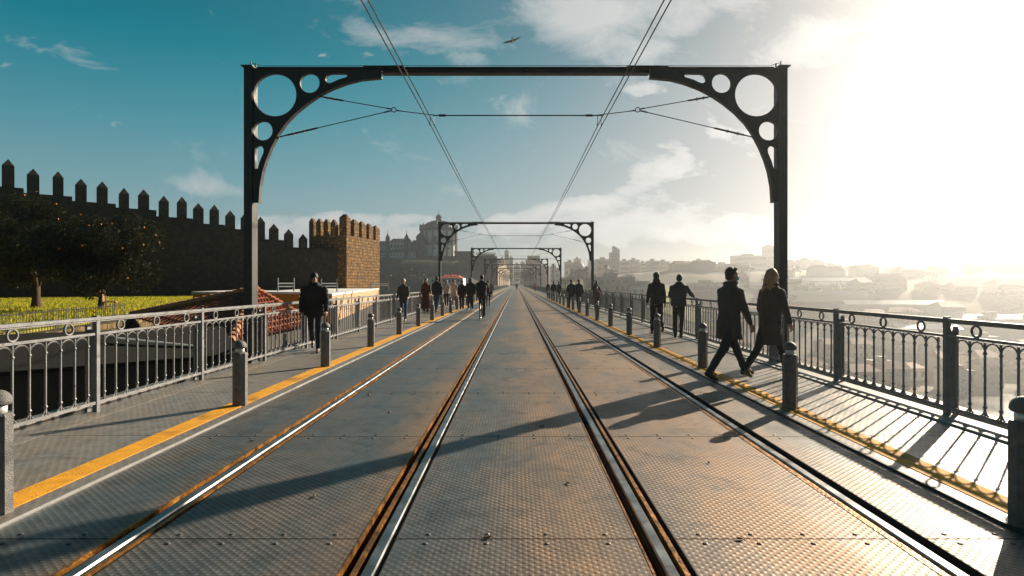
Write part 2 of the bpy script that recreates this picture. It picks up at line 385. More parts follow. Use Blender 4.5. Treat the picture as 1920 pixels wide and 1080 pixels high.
def translucent(m, amt, col):
    t = m.node_tree; b = t.nodes['Principled BSDF']; o = t.nodes['Material Output']
    tr = N(t, 'ShaderNodeBsdfTranslucent'); tr.inputs[0].default_value = (*col, 1)
    mx_ = N(t, 'ShaderNodeMixShader'); mx_.inputs[0].default_value = amt
    L(t, b.outputs[0], mx_.inputs[1]); L(t, tr.outputs[0], mx_.inputs[2]); L(t, mx_.outputs[0], o.inputs[0])
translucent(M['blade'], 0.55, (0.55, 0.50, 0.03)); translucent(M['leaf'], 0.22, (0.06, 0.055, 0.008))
def flat(name, c, rough=0.8, **k):
    if name not in M: M[name] = mat(name, c, rough, **k)
    return M[name]

# ================================================================== BRIDGE DECK
YEND = 372.0
BAY = 2.2; J0 = 3.28            # plate joints at J0 + k*BAY
TR = [(-2.315, -2.10), (-0.895, -0.68), (0.685, 0.905), (2.115, 2.335)]     # rail troughs
LEDGE_L, LEDGE_R = -4.50, 4.42
mb = MB()
xs = [(-3.06, TR[0][0]), (TR[0][1], TR[1][0]), (TR[1][1], TR[2][0]), (TR[2][1], TR[3][0]), (TR[3][1], 2.92)]
ys = [J0 + BAY * k for k in range(-5, 46)]
for a, c in xs:
    for y0, y1 in zip(ys, ys[1:]):
        mb.box(a, c, y0 + 0.006, y1 - 0.006, -0.03, 0.0)
    mb.box(a, c, ys[-1] + 0.006, YEND, -0.03, 0.0)
for yj in ys[4:10]:
    for a, c in xs:
        n = max(2, int((c - a) / 0.30))
        for k in range(n):
            for dy in (-0.06, 0.06):
                x = a + (c - a) * (k + 0.5) / n
                mb.rings([[Vector((x + r_ * math.cos(6.2832 * q / 8), yj + dy + r_ * math.sin(6.2832 * q / 8), z)) for q in range(8)] for r_, z in ((0.014, -0.001), (0.014, 0.003), (0.009, 0.006))])
struct(mb.build('roadway', M['deck']))
for nm, a, c in (('walkway', LEDGE_L, -3.10), ('walkway', 2.965, LEDGE_R)):
    mb = MB()
    for y0, y1 in zip(ys, ys[1:]):
        mb.box(a, c, y0 + 0.005, y1 - 0.005, -0.03, 0.012)
    mb.box(a, c, ys[-1] + 0.005, YEND, -0.03, 0.012)
    struct(mb.build(nm, M['walk']))
mb = MB(); mb.box(-5.0, 5.0, -8, YEND, -0.9, -0.11); struct(mb.build('deck_underlay', M['trough']))
for s, x0, x1 in (('l', -5.05, LEDGE_L - 0.004), ('r', LEDGE_R + 0.004, 5.0)):
    mb = MB(); mb.box(x0, x1, -8, YEND, -0.9, 0.035 if s == 'r' else 0.014); mb.box(x0 + (0.0 if s == 'l' else 0.42), x0 + (0.10 if s == 'l' else 0.58), -8, YEND, 0.014, 0.075)
    struct(mb.build('kerb_ledge', M['walk'] if s == 'l' else flat('ledge', (0.34, 0.33, 0.30), 0.6)))
mb = MB(); mb.box(-3.088, -3.068, -8, YEND, -0.03, 0.020); struct(mb.build('edge_strip', M['edge']))
mb = MB(); mb.box(2.925, 2.960, -8, YEND, -0.03, 0.020); struct(mb.build('edge_strip', M['edgedark']))
for a, c in ((-3.45, -3.23), (3.08, 3.31)):
    mb = MB()
    for y0, y1 in zip(ys, ys[1:]):
        mb.box(a, c, y0 + 0.005, y1 - 0.005, 0.010, 0.017)
    mb.box(a, c, ys[-1], 180, 0.010, 0.017)
    struct(mb.build('yellow_line', M['yellow']))

# rails (a head, a groove, a keeper flange in each trough)
def rail(hx, side, label):
    # side: where the groove and flange lie
    t = empty('tram_rail', (hx, 0, 0), 0, label, 'rail', 'tram rails along the bridge')
    mb = MB()
    pr = [(-0.030, -0.11), (0.030, -0.11), (0.032, -0.010), (0.026, 0.001), (-0.026, 0.001), (-0.032, -0.010)]
    mb.rings([[Vector((x, y, z)) for x, z in pr] for y in (-8, YEND)])
    mb.build('rail_head', M['railhead'], t)
    mb = MB(); a = 0.072 * side
    pr = [(a - 0.013, -0.11), (a + 0.013, -0.11), (a + 0.013, -0.004), (a - 0.013, -0.004)]
    mb.rings([[Vector((x, y, z)) for x, z in pr] for y in (-8, YEND)])
    mb.build('keeper_flange', M['rusty'], t)
    mb = MB(); a = -0.040 * side
    mb.box(a - 0.006, a + 0.006, -8, YEND, -0.11, -0.018)
    mb.build('side_web', M['trough'], t)  # trough black here stands in for the shadow beside the head
    return t
rail(-2.185 - 0.04, 1, 'grooved steel tram rail nearest the left walkway, rusty keeper beside the polished head')
rail(-0.748, -1, 'inner grooved rail of the left track, running out of the picture bottom left of centre')
rail(0.787, 1, 'inner grooved rail of the right track, bright white head, just right of centre')
rail(2.185 + 0.04, -1, 'outermost right tram rail, passing the shadows by the right walkway')
# lip of each trough
for k, (a, c) in enumerate(TR):
    mb = MB(); mb.box(a - 0.001, a + 0.011, -8, YEND, -0.1, 0.003); struct(mb.build('trough_lip', M['rusty']))
    mb = MB(); mb.box(c - 0.005, c + 0.001, -8, YEND, -0.1, 0.002); struct(mb.build('trough_lip', M['trough']))  # lip side away from the sun: its shade is put in as trough black

# ================================================================== RAILINGS
PB = 2.17
def infill_mesh(full=True):
    mb = MB(); n = 11; sp = (PB - 0.06) / n; z0, z1 = 0.20, 0.755; r = 0.0115
    rr = sp / 2
    for k in range(n):
        y = 0.03 + sp * (k + 0.5)
        mb.tube([(0, y, z0 - 0.08), (0, y, z1 + 0.10)], r, 6)
        if full:
            for z in (z0 + 0.005, z1 - 0.01): mb.tube([(0, y, z - 0.015), (0, y, z), (0, y, z + 0.015)], [0.013, 0.021, 0.013], 6)
        if k < n - 1 and full:
            for z, s in ((z1, 1), (z0, -1)):
                mb.tube([(0, y + rr - rr * math.cos(t), z + s * rr * math.sin(t)) for t in [math.pi * i / 8 for i in range(9)]], 0.009, 5)
    return mb.mesh('infill_panel', M['iron'])
def ring_mesh():
    mb = MB(); mb.tube([(0, 0.058 * math.cos(t), 0.058 * math.sin(t)) for t in [2 * math.pi * i / 18 for i in range(18)]], 0.0125, 6, closed=True)
    return mb.mesh('ring', M['iron'], True)
def rail_mesh(z, w, h, n=1):
    mb = MB(); mb.box(-w / 2, w / 2, 0.0, PB, z - h / 2, z + h / 2); return mb.mesh('rail', M['iron'])
def post_mesh(s):
    mb = MB(); mb.box(-0.026, 0.026, -0.026, 0.026, -0.02, 1.085)
    mb.box(0.095 * s - 0.014, 0.095 * s + 0.014, -0.026, 0.026, -0.12, 0.98)
    mb.box(min(0.03 * s, 0.08 * s), max(0.03 * s, 0.08 * s), -0.012, 0.012, 0.10, 0.93)
    return mb.mesh('post', M['iron'])
im, rm = infill_mesh(), ring_mesh()
topm = MB(); topm.box(-0.034, 0.034, 0, PB, 1.035, 1.068); topm.box(-0.022, 0.022, 0, PB, 1.018, 1.035); topm = topm.mesh('top_rail', M['iron'])
midm = rail_mesh(0.878, 0.030, 0.028); botm = rail_mesh(0.105, 0.035, 0.035)
def railing(x, y0, s, label):
    t = empty('railing', (x, y0, 0.012), 0, label, 'railing')
    pm = post_mesh(s); NB = 46
    for k in range(NB):
        link('post', pm, t, (0, k * PB, 0))
        link('top_rail', topm, t, (0, k * PB, 0)); link('middle_rail', midm, t, (0, k * PB, 0)); link('bottom_rail', botm, t, (0, k * PB, 0))
        p = link('infill_panel', im, t, (0, k * PB, 0))
        if k < 24:
            for q in (0.40, 1.085, 1.77): link('ring', rm, p, (0, q, 0.955))
    # the rest of the run, beyond the countable bays
    mb = MB(); y = NB * PB
    mb.box(-0.034, 0.034, y, YEND - y0 - 0.5, 1.03, 1.068); mb.box(-0.015, 0.015, y, YEND - y0 - 0.5, 0.86, 0.89); mb.box(-0.02, 0.02, y, YEND - y0 - 0.5, 0.09, 0.12)
    while y < YEND - y0 - 2:
        mb.box(-0.035, 0.035, y - 0.03, y + 0.03, 0, 1.03)
        for k in range(8): mb.box(-0.014, 0.014, y + 0.24 * (k + 1) - 0.012, y + 0.24 * (k + 1) + 0.012, 0.12, 0.87)
        y += PB
    tag(mb.build('far_railing_run', M['iron'], t), kind='stuff')
    return t
railing(-4.74, 6.5 - PB * 4, -1, 'pale grey iron railing with rings and arched balusters along the left walkway')
railing(4.68, 6.26 - PB * 4, 1, 'backlit iron railing with rings and arched balusters along the right walkway by the river')

# ================================================================== BOLLARDS
def bollard():
    t = empty('bollard')
    mb = MB(); n = 8; r = 0.082
    prof = [(r, 0.0), (r, 0.615), (r * 0.93, 0.628)]
    mb.rings([[Vector((q * math.cos(math.pi / 8 + 2 * math.pi * k / n), q * math.sin(math.pi / 8 + 2 * math.pi * k / n), z)) for k in range(n)] for q, z in prof])
    mb.build('shaft', M['bollard'], t)
    mb = MB(); mb.lathe([(0.050, 0.62), (0.050, 0.685)], 20); mb.build('reflective_band', M['band'], t, True)
    mb = MB(); mb.lathe([(0.066, 0.68), (0.074, 0.688), (0.075, 0.70)] + [(0.075 * math.cos(a), 0.70 + 0.075 * math.sin(a)) for a in [R(q) for q in (15, 30, 45, 60, 75, 88)]], 20)
    mb.build('domed_cap', M['bollard'], t, True)
    return t
b0 = bollard(); first = True
for sx, side in ((-3.34, 'left'), (3.215, 'right')):
    for k in range(18):
        o = b0 if first else copy_tree(b0)
        first = False
        o.location = (((-3.262, -3.28, -3.33, -3.35) if sx < 0 else (3.02, 3.17, 3.21, 3.22))[min(k, 3)], (3.62 if sx < 0 else 3.42) + (3.22 if sx < 0 else 3.25) * k, 0.012)
        o.rotation_euler = (0, 0, R(45) * random.randrange(8))
        tag(o, 'grey domed bollard on the %s yellow line, %s from the camera' % (side, nth(k)), 'bollard', 'bollards lining the %s walkway' % side)

# fallen leaves and scraps on the plates
rl = random.Random(21)
for k, (px, py) in enumerate(((727, 775), (478, 827), (690, 742), (1062, 905), (1395, 1012), (905, 1010), (1120, 742), (590, 930), (1330, 870), (1010, 800))):
    Y = H * F / (py - 533); x = (px - 968) * Y / F
    mb = MB(); a = rl.uniform(0, 6.28); w = rl.uniform(0.02, 0.035); pts = [(0, 0, 0.002), (w * .6, w * .5, .012), (w * 1.5, w * .2, .006), (w * 1.9, 0, .014), (w * 1.4, -w * .35, .004), (w * .5, -w * .4, .010)]
    mb.add(pts + [(p[0], p[1], p[2] + 0.002) for p in pts], [(5, 4, 3, 2, 1, 0), (6, 7, 8, 9, 10, 11)] + [(i, (i + 1) % 6, (i + 1) % 6 + 6, i + 6) for i in range(6)])
    o = mb.build('fallen_leaf', flat('dry_leaf', (0.16, 0.10, 0.05)), None, False, (x, Y, 0.001), a)
    tag(o, 'dry leaf on the plates, %s' % (['between the left rails by a plate joint', 'beside the outer left rail', 'left of the inner left rail, farther up', 'just right of the tracks centre line', 'near the bottom right plate joint', 'between the inner rails near the bottom', 'close to the inner right rail, farther up', 'in the big shadow left of the inner rail', 'right of the inner right rail', 'between the inner rails in the portal shadow'][k]), 'leaf', 'leaves fallen on the deck')

# ================================================================== GANTRIES
def curve_mesh(name, loops, thick, m):
    cu = bpy.data.curves.new('outline', 'CURVE'); cu.dimensions = '2D'; cu.fill_mode = 'BOTH'; cu.extrude = thick / 2
    for lp in loops:
        sp = cu.splines.new('POLY'); sp.points.add(len(lp) - 1); sp.use_cyclic_u = True
        for p, q in zip(sp.points, lp): p.co = (q[0], q[1], 0, 1)
    o = bpy.data.objects.new('outline', cu); COL.objects.link(o)
    dg = bpy.context.evaluated_depsgraph_get()
    me = bpy.data.meshes.new_from_object(o.evaluated_get(dg)); me.name = name
    bpy.data.objects.remove(o)
    me.transform(Matrix.Rotation(R(90), 4, 'X'))
    me.materials.clear(); me.materials.append(m)
    return me
PX = 1 / 101.4
GT = H + (533 - 128) * PX      # top of the beam
GY0 = 10.65
def g(px, py): return ((px - 967) * PX, H + (533 - py) * PX)
arch = [(716, 146), (676, 150), (651, 156.5), (623, 167), (600, 179), (579, 193), (557, 210.5), (537, 231), (523, 251), (509, 278), (500, 300), (493, 322), (488, 350), (486, 380)]
def circ(cx, cy, r, n=32): return [(cx + r * math.cos(2 * math.pi * k / n), cy + r * math.sin(2 * math.pi * k / n)) for k in range(n)]
outl = [(470, 128.5), (716, 128.5)] + arch + [(470, 380)]
holes = [circ(517, 179, 40), circ(582, 157, 18.3, 24), circ(494.5, 246, 18, 24),
         [(611, 151), (612.5, 145), (616, 141), (622, 139.5), (649, 139.5), (652, 142), (651, 145.5), (636, 150), (622, 156.5), (617, 157), (613, 155)],
         [(479.5, 280), (483, 275), (488, 273.5), (493, 275.5), (496, 281), (495, 288), (489, 302), (484.5, 317), (479.5, 317)]]
def gantry():
    t = empty('catenary_gantry')
    for s in (1, -1):
        fl = lambda lp: [(g(*p)[0] * s, g(*p)[1]) for p in (lp if s == 1 else lp[::-1])]
        me = curve_mesh('arched_bracket', [fl(outl)] + [fl(h) for h in holes], 0.07, M['gantry'])
        br = link('arched_bracket', me, t)
        mb = MB(); ap = fl(arch) if s == 1 else fl(arch)[::-1]
        w = 0.055
        for (x0, z0), (x1, z1) in zip(ap, ap[1:]):
            d = Vector((x1 - x0, 0, z1 - z0)).normalized(); nn = Vector((-d.z, 0, d.x)) * 0.014
            p, q = Vector((x0, 0, z0)) - d * 0.004, Vector((x1, 0, z1)) + d * 0.004
            vs = [a + b + Vector((0, yy, 0)) for a in (p, q) for b in (nn, -nn) for yy in (-w, w)]
            mb.add(vs, [(0, 1, 3, 2), (4, 6, 7, 5), (0, 4, 5, 1), (2, 3, 7, 6), (0, 2, 6, 4), (1, 5, 7, 3)])
        mb.build('arch_flange', M['gantry'], br)
        # post: two flanges and a web
        x0, x1 = g(460, 0)[0] * s, g(475.5, 0)[0] * s
        a, c = min(x0, x1), max(x0, x1)
        mb = MB()
        mb.box(a, c, -0.06, 0.17, -0.02, GT - 0.004)
        mb.box(a - 0.05, c + 0.05, -0.18, 0.18, -0.02, 0.06)
        mb.build('post', M['gantry'], t)
        mb = MB(); mb.box(a - 0.03, c + 0.03, -0.12, 0.20, GT, GT + 0.022); mb.tube([(x0 + 0.10 * s, 0, GT + 0.02), (x0 + 0.10 * s, 0, GT + 0.13)], 0.011, 6); mb.tube([(x0 + 0.19 * s, 0, GT + 0.02), (x0 + 0.19 * s, 0, GT + 0.09)], 0.013, 6)
        mb.build('post_cap', M['gantry'], t)
        mb = MB()      # bolted splice plate
        e0, e1 = g(683, 0)[0] * s, g(760, 0)[0] * s
        mb.box(min(e0, e1), max(e0, e1), -0.09, 0.09, GT + 0.0, GT + 0.014)
        for k in range(6): mb.box(e0 + (e1 - e0) * (k + 0.5) / 6 - 0.012, e0 + (e1 - e0) * (k + 0.5) / 6 + 0.012, -0.05, -0.02, GT + 0.014, GT + 0.028)
        mb.build('splice_plate', M['gantry'], t)
    bx0, bx1 = g(486, 0)[0], g(1448, 0)[0]
    mb = MB(); zb = g(0, 139.5)[1]
    mb.box(bx0, bx1, -0.08, 0.08, GT - 0.018, GT - 0.002); mb.box(g(717, 0)[0], -g(717, 0)[0], -0.08, 0.08, zb, zb + 0.016); mb.box(g(717, 0)[0], -g(717, 0)[0], -0.012, 0.012, zb + 0.016, GT - 0.018)
    mb.build('beam', M['gantry'], t)
    mb = MB(); mb.tube([(g(472, 0)[0], 0, GT + 0.10), (g(490, 0)[0], 0, GT + 0.045), (-2, 0, GT + 0.05), (2, 0, GT + 0.05), (-g(490, 0)[0], 0, GT + 0.045), (-g(472, 0)[0], 0, GT + 0.10)], 0.0045, 4)
    mb.build('lightning_wire', M['wire'], t)
    zc = g(0, 216.5)[1]
    mb = MB(); mb.tube([(g(812, 0)[0], 0, zc), (g(1130, 0)[0], 0, zc)], 0.011, 6)
    for s in (1, -1): mb.tube([(g(823, 0)[0] * s, 0, zc), (g(836, 0)[0] * s, 0, zc)], 0.022, 6)
    mb.build('cross_span', M['wire'], t)
    for s in (1, -1):
        P = lambda px, py: Vector((g(px, py)[0] * s, 0, g(px, py)[1]))
        ring = P(738.5, 206)
        mb = MB()
        mb.tube([ring + Vector((0.042 * math.cos(a), 0, 0.042 * math.sin(a))) for a in [2 * math.pi * k / 16 for k in range(16)]], 0.009, 6, closed=True)
        mb.build('yoke_ring', M['wire'], t)
        mb = MB(); mb.tube([P(743, 207), P(756, 209), P(820, 216.5)], [0.014, 0.008, 0.008], 6)
        for a, b in ((P(597, 180.5), P(734, 204.5)), (P(523, 257), P(734, 207.5))):
            d = b - a
            mb.tube([a, a + d * 0.07, a + d * 0.08, a + d * 0.33, a + d * 0.35, a + d * 0.93, a + d * 0.94, b], [0.012, 0.012, 0.017, 0.017, 0.008, 0.008, 0.014, 0.012], 6)
            mb.tube([a + d * 0.13, a + d * 0.135], 0.034, 8); mb.tube([a + d * 0.22, a + d * 0.225], 0.034, 8)
            mb.tube([a - d.normalized() * 0.06, a], 0.03, 6)
        mb.build('stay_wire', M['wire'], t)
        # hangers that hold the two contact wires
        for dx in (-0.038, 0.038):
            mb = MB(); xx = -g(1124, 0)[0] * s
            mb.tube([(xx + dx * 1.0, 0, zc), (xx + dx * 0.8, -0.02, zc - 0.10), (xx + dx, 0.0, zc - 0.17)], 0.006, 5)
            mb.tube([(xx + dx, -0.03, zc - 0.17), (xx + dx, 0.03, zc - 0.17)], 0.014, 6)
            mb.build('hanger', M['wire'], t)
    return t
g0 = gantry()
GYS = [GY0 + 26.45 * k for k in range(14)]
for k, y in enumerate(GYS):
    o = g0 if k == 0 else copy_tree(g0)
    o.location = (-0.01, y, 0)
    tag(o, 'dark steel catenary portal with pierced arched brackets over the tracks, %s from the camera' % nth(k), 'gantry', 'overhead line portals spanning the bridge')
ZW = g(0, 216.5)[1] - 0.17
for s, nm in ((-1, 'left'), (1, 'right')):
    for q, (dx, dzz) in enumerate(((-0.036, 0.0), (0.036, 0.0))):
        mb = MB(); pts = []
        xs_ = 1.552 * s + dx
        y = GY0 - 26.45
        while y < YEND:
            for u in range(0, 10):
                f = u / 10
                st = 0.05 * s * math.sin(math.pi * f)
                pts.append((xs_ + st, y + 26.45 * f, ZW + 0.30 * abs(math.cos(math.pi * f)) ** 30 * 0 + 0.0 - 0.10 * math.sin(math.pi * f) * 0 + 0.02 * math.sin(math.pi * f)))
            y += 26.45
        mb.tube(pts, 0.0085, 5)
        tag(mb.build('contact_wire', M['wire']), 'overhead contact wire above the %s track, %s of its pair' % (nm, 'left-hand wire' if q == 0 else 'right-hand wire'), 'wire', 'overhead wires')

# ================================================================== LEFT BANK: wall, tower, lawn, trees
def terrain(name, x0, x1, y0, y1, step, fn, m):
    nx = int((x1 - x0) / step) + 1; ny = int((y1 - y0) / step) + 1
    v = [(x0 + i * step, y0 + j * step, fn(x0 + i * step, y0 + j * step)) for j in range(ny) for i in range(nx)]
    f = [(j * nx + i, j * nx + i + 1, (j + 1) * nx + i + 1, (j + 1) * nx + i) for j in range(ny - 1) for i in range(nx - 1)]
    me = bpy.data.meshes.new(name); me.from_pydata(v, [], f); me.materials.append(m)
    me.polygons.foreach_set('use_smooth', [True] * len(me.polygons))
    return struct(link(name, me))
def sm(a, b, x):
    t = min(1, max(0, (x - a) / (b - a))); return t * t * (3 - 2 * t)
def nearbank(x, y):
    z = -7 - 38 * sm(70, 150, y) - 30 * sm(-2, 60, x)
    return max(-47.5, z + noise.noise(Vector((x * 0.1, y * 0.1, 0))) * 0.5)
terrain('left_bank_ground', -300, 100, -22, 178, 4, nearbank, M['soil'])
# lawn plateau with its retaining wall
WD = Vector((0.776, 0.631, 0)); WN = Vector((0.631, -0.776, 0))
W0 = Vector((-35.8, 40, 0)); LW = 20.9
lp = [(-8.6, 5), (-10.0, 9), (-12.6, 18.3), (-18.6, 33), (-24.5, 49.5), tuple((W0 - WD * 40 - WN * 0.3)[:2]), (-60, -6), (-10, -6)]
mb = MB(); mb.prism([(p[0], p[1]) for p in lp], 0.2, 0.43); lawn = struct(mb.build('lawn', M['grass']))
edge = [(-9.0, -6), (-8.6, 5), (-10.0, 9), (-12.6, 18.3), (-18.6, 33), (-24.5, 49.5)]
mb = MB()
for (xa, ya), (xb, yb) in zip(edge, edge[1:]):
    d = Vector((xb - xa, yb - ya)).normalized(); n_ = Vector((d.y, -d.x)) * 0.45
    P4 = [(xa, ya), (xb, yb), (xb + n_.x * .7, yb + n_.y * .7), (xa + n_.x * .7, ya + n_.y * .7)]
    mb.prism(P4, -8, 0.36 + 0.002 * xa)
tag(mb.build('retaining_wall', M['drystone']), 'golden coursed stone retaining wall holding up the lawn at far left', 'retaining wall')
# low picket fence on the wall top
fe = empty('picket_fence', (0, 0, 0), 0, 'thin dark picket fence along the near edge of the lawn', 'fence')
mb = MB(); pk = MB()
for (xa, ya), (xb, yb) in zip(edge[:4], edge[1:4]):
    for z in (0.50, 0.80): mb.tube([(xa + 0.2, ya, z), (xb + 0.2, yb, z)], 0.012, 4)
    n = int(math.hypot(xb - xa, yb - ya) / 0.13)
    for k in range(n):
        x = xa + (xb - xa) * k / n + 0.2; y = ya + (yb - ya) * k / n
        pk.box(x - 0.005, x + 0.005, y - 0.005, y + 0.005, 0.35, 0.86)
mb.build('fence_rail', M['gantry'], fe); pk.build('pickets', M['gantry'], fe)
# grass tufts
rng = random.Random(3); mb = MB()
def inlawn(x, y):
    ins = False; j = len(lp) - 1
    for i in range(len(lp)):
        if (lp[i][1] > y) != (lp[j][1] > y) and x < (lp[j][0] - lp[i][0]) * (y - lp[i][1]) / (lp[j][1] - lp[i][1]) + lp[i][0]: ins = not ins
        j = i
    return ins
cnt = 0
while cnt < 42000:
    x = rng.uniform(-46, -8.5); y = rng.uniform(8, 48)
    if not inlawn(x, y) or abs(x / y) > 0.98: continue
    if rng.random() > 0.45 + 0.9 * noise.noise(Vector((x * 0.45, y * 0.45, 3))) + 0.3: continue
    cnt += 1
    a = rng.uniform(0, 6.28); h = rng.uniform(0.05, 0.17); w = rng.uniform(0.02, 0.045); lx, ly = rng.uniform(-.05, .05), rng.uniform(-.05, .05)
    mb.add([(x - w * math.cos(a), y - w * math.sin(a), 0.42), (x + w * math.cos(a), y + w * math.sin(a), 0.42), (x + lx, y + ly, 0.43 + h)], [(0, 1, 2)])
tag(mb.build('grass', M['blade']), 'sunlit yellow-green grass on the lawn below the old wall', 'grass', kind='stuff')

# old city wall
cw = empty('city_wall', (0, 0, 0), 0, 'dark crenellated medieval stone wall stepping down behind the orange trees', 'city wall')
mx = [15, 62, 109, 152, 192, 233, 270, 308, 342, 373, 403, 433, 462, 490, 515, 543, 570]
mt = [297, 315, 320, 334, 339, 351, 354, 366, 368, 380, 383, 394, 398, 406, 419, 429, 438]
mbt = [350, 353, 366, 368, 380, 389, 392, 405, 408, 417, 420, 423, 430, 441, 449, 457, 464]
def wall_s(px):
    # distance along the wall at the photograph column px
    q = (px - 968) / F
    return (q * W0.y - W0.x) / (WD.x - q * WD.y)
def wall_z(px, py):
    s = wall_s(px); y = W0.y + WD.y * s; return H - (py - 533) * y / F
Mw = Matrix(((WD.x, -WN.x, 0, W0.x), (WD.y, -WN.y, 0, W0.y), (0, 0, 1, 0), (0, 0, 0, 1)))   # local x along the wall, local y away from the camera
mb = MB()
ss = [wall_s(p) for p in mx]
bnd = [-34, ss[0] - 0.9] + [(ss[i] + ss[i + 1]) / 2 + 0.15 for i in range(0, 16, 2)] + [LW + 3.2]
tops = [wall_z(0, 333)] + [wall_z(mx[min(16, 2 * i)], mbt[min(16, 2 * i)]) - 0.02 for i in range(len(bnd) - 2)]
for a, c, z in zip(bnd, bnd[1:], tops): mb.box(a, c - 0.003, 0, 1.7, -6, z, M=Mw); mb.box(a, c - 0.003, -0.10, 0.0, z - 0.32, z - 0.14, M=Mw)
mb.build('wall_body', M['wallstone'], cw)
def merlon(mb_, s, z0, z1, w, d0=0.0, d1=0.55, Mx=Mw):
    top = min(0.5, (z1 - z0) * 0.32)
    mb_.box(s - w / 2, s + w / 2, d0, d1, z0 - 0.02, z1 - top, M=Mx)
    c = (d0 + d1) / 2
    vs = [Mx @ Vector(p) for p in [(s - w / 2, d0, z1 - top), (s + w / 2, d0, z1 - top), (s + w / 2, d1, z1 - top), (s - w / 2, d1, z1 - top), (s, c - 0.03, z1), (s, c + 0.03, z1)]]
    mb_.add(vs, [(0, 1, 4), (1, 2, 5, 4), (2, 3, 5), (3, 0, 4, 5)])
for i in range(-14, 17):
    mb = MB()
    if i >= 0:
        s = ss[i]; zt = wall_z(mx[i], mt[i]); zb_ = wall_z(mx[i], mbt[i]) - 0.4; w = 0.66
    else:
        s = ss[0] + 1.32 * i; zb_ = tops[0] - 0.4; zt = tops[0] + 1.45 + 0.1 * (i % 2); w = 0.66
    merlon(mb, s, zb_, zt, w * (1 + 0.06 * math.sin(i * 2.3)))
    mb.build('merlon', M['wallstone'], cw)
# tower
tw = empty('wall_tower', (0, 0, 0), 0, 'square crenellated stone tower with a sunlit golden face at the end of the city wall', 'tower')
tc0 = Vector((-16.2, 55, 0)); da = Vector((0.2, 0.98, 0)); db = Vector((-0.98, 0.2, 0)); LA, LB = 7.3, 3.95
Mt = Matrix(((da.x, db.x, 0, tc0.x), (da.y, db.y, 0, tc0.y), (0, 0, 1, 0), (0, 0, 0, 1)))
zt = H + (533 - 441) * 55 / F
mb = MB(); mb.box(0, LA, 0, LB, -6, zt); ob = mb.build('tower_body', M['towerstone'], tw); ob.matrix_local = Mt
def mer(x0, x1, y0, y1, h):
    mb = MB(); top = 0.35
    mb.box(x0, x1, y0, y1, zt - 0.01, zt + h - top)
    cx, cy = (x0 + x1) / 2, (y0 + y1) / 2; lx, ly = ((x1 - x0) > (y1 - y0)) * 0.12, ((x1 - x0) <= (y1 - y0)) * 0.12
    b = [(x0, y0), (x1, y0), (x1, y1), (x0, y1)]; t_ = [(cx - lx - .04, cy - ly - .04), (cx + lx + .04, cy - ly - .04), (cx + lx + .04, cy + ly + .04), (cx - lx - .04, cy + ly + .04)]
    mb.rings([[Vector((p[0], p[1], zt + h - top)) for p in b], [Vector((p[0], p[1], zt + h)) for p in t_]])
    o = mb.build('merlon', M['towerstone'], tw); o.matrix_local = Mt
mer(-0.02, 0.75, -0.02, 0.75, 2.05)
for k in range(4): mer(1.5 + 1.6 * k, 1.5 + 1.6 * k + 1.0, -0.02, 0.5, 1.75 - 0.05 * k)
for k in range(4): mer(-0.02, 0.5, 1.2 + 0.76 * k, 1.2 + 0.76 * k + 0.46, 1.55 + 0.06 * k)
for k in range(4): mer(1.5 + 1.6 * k, 2.5 + 1.6 * k, LB - 0.5, LB, 1.6)

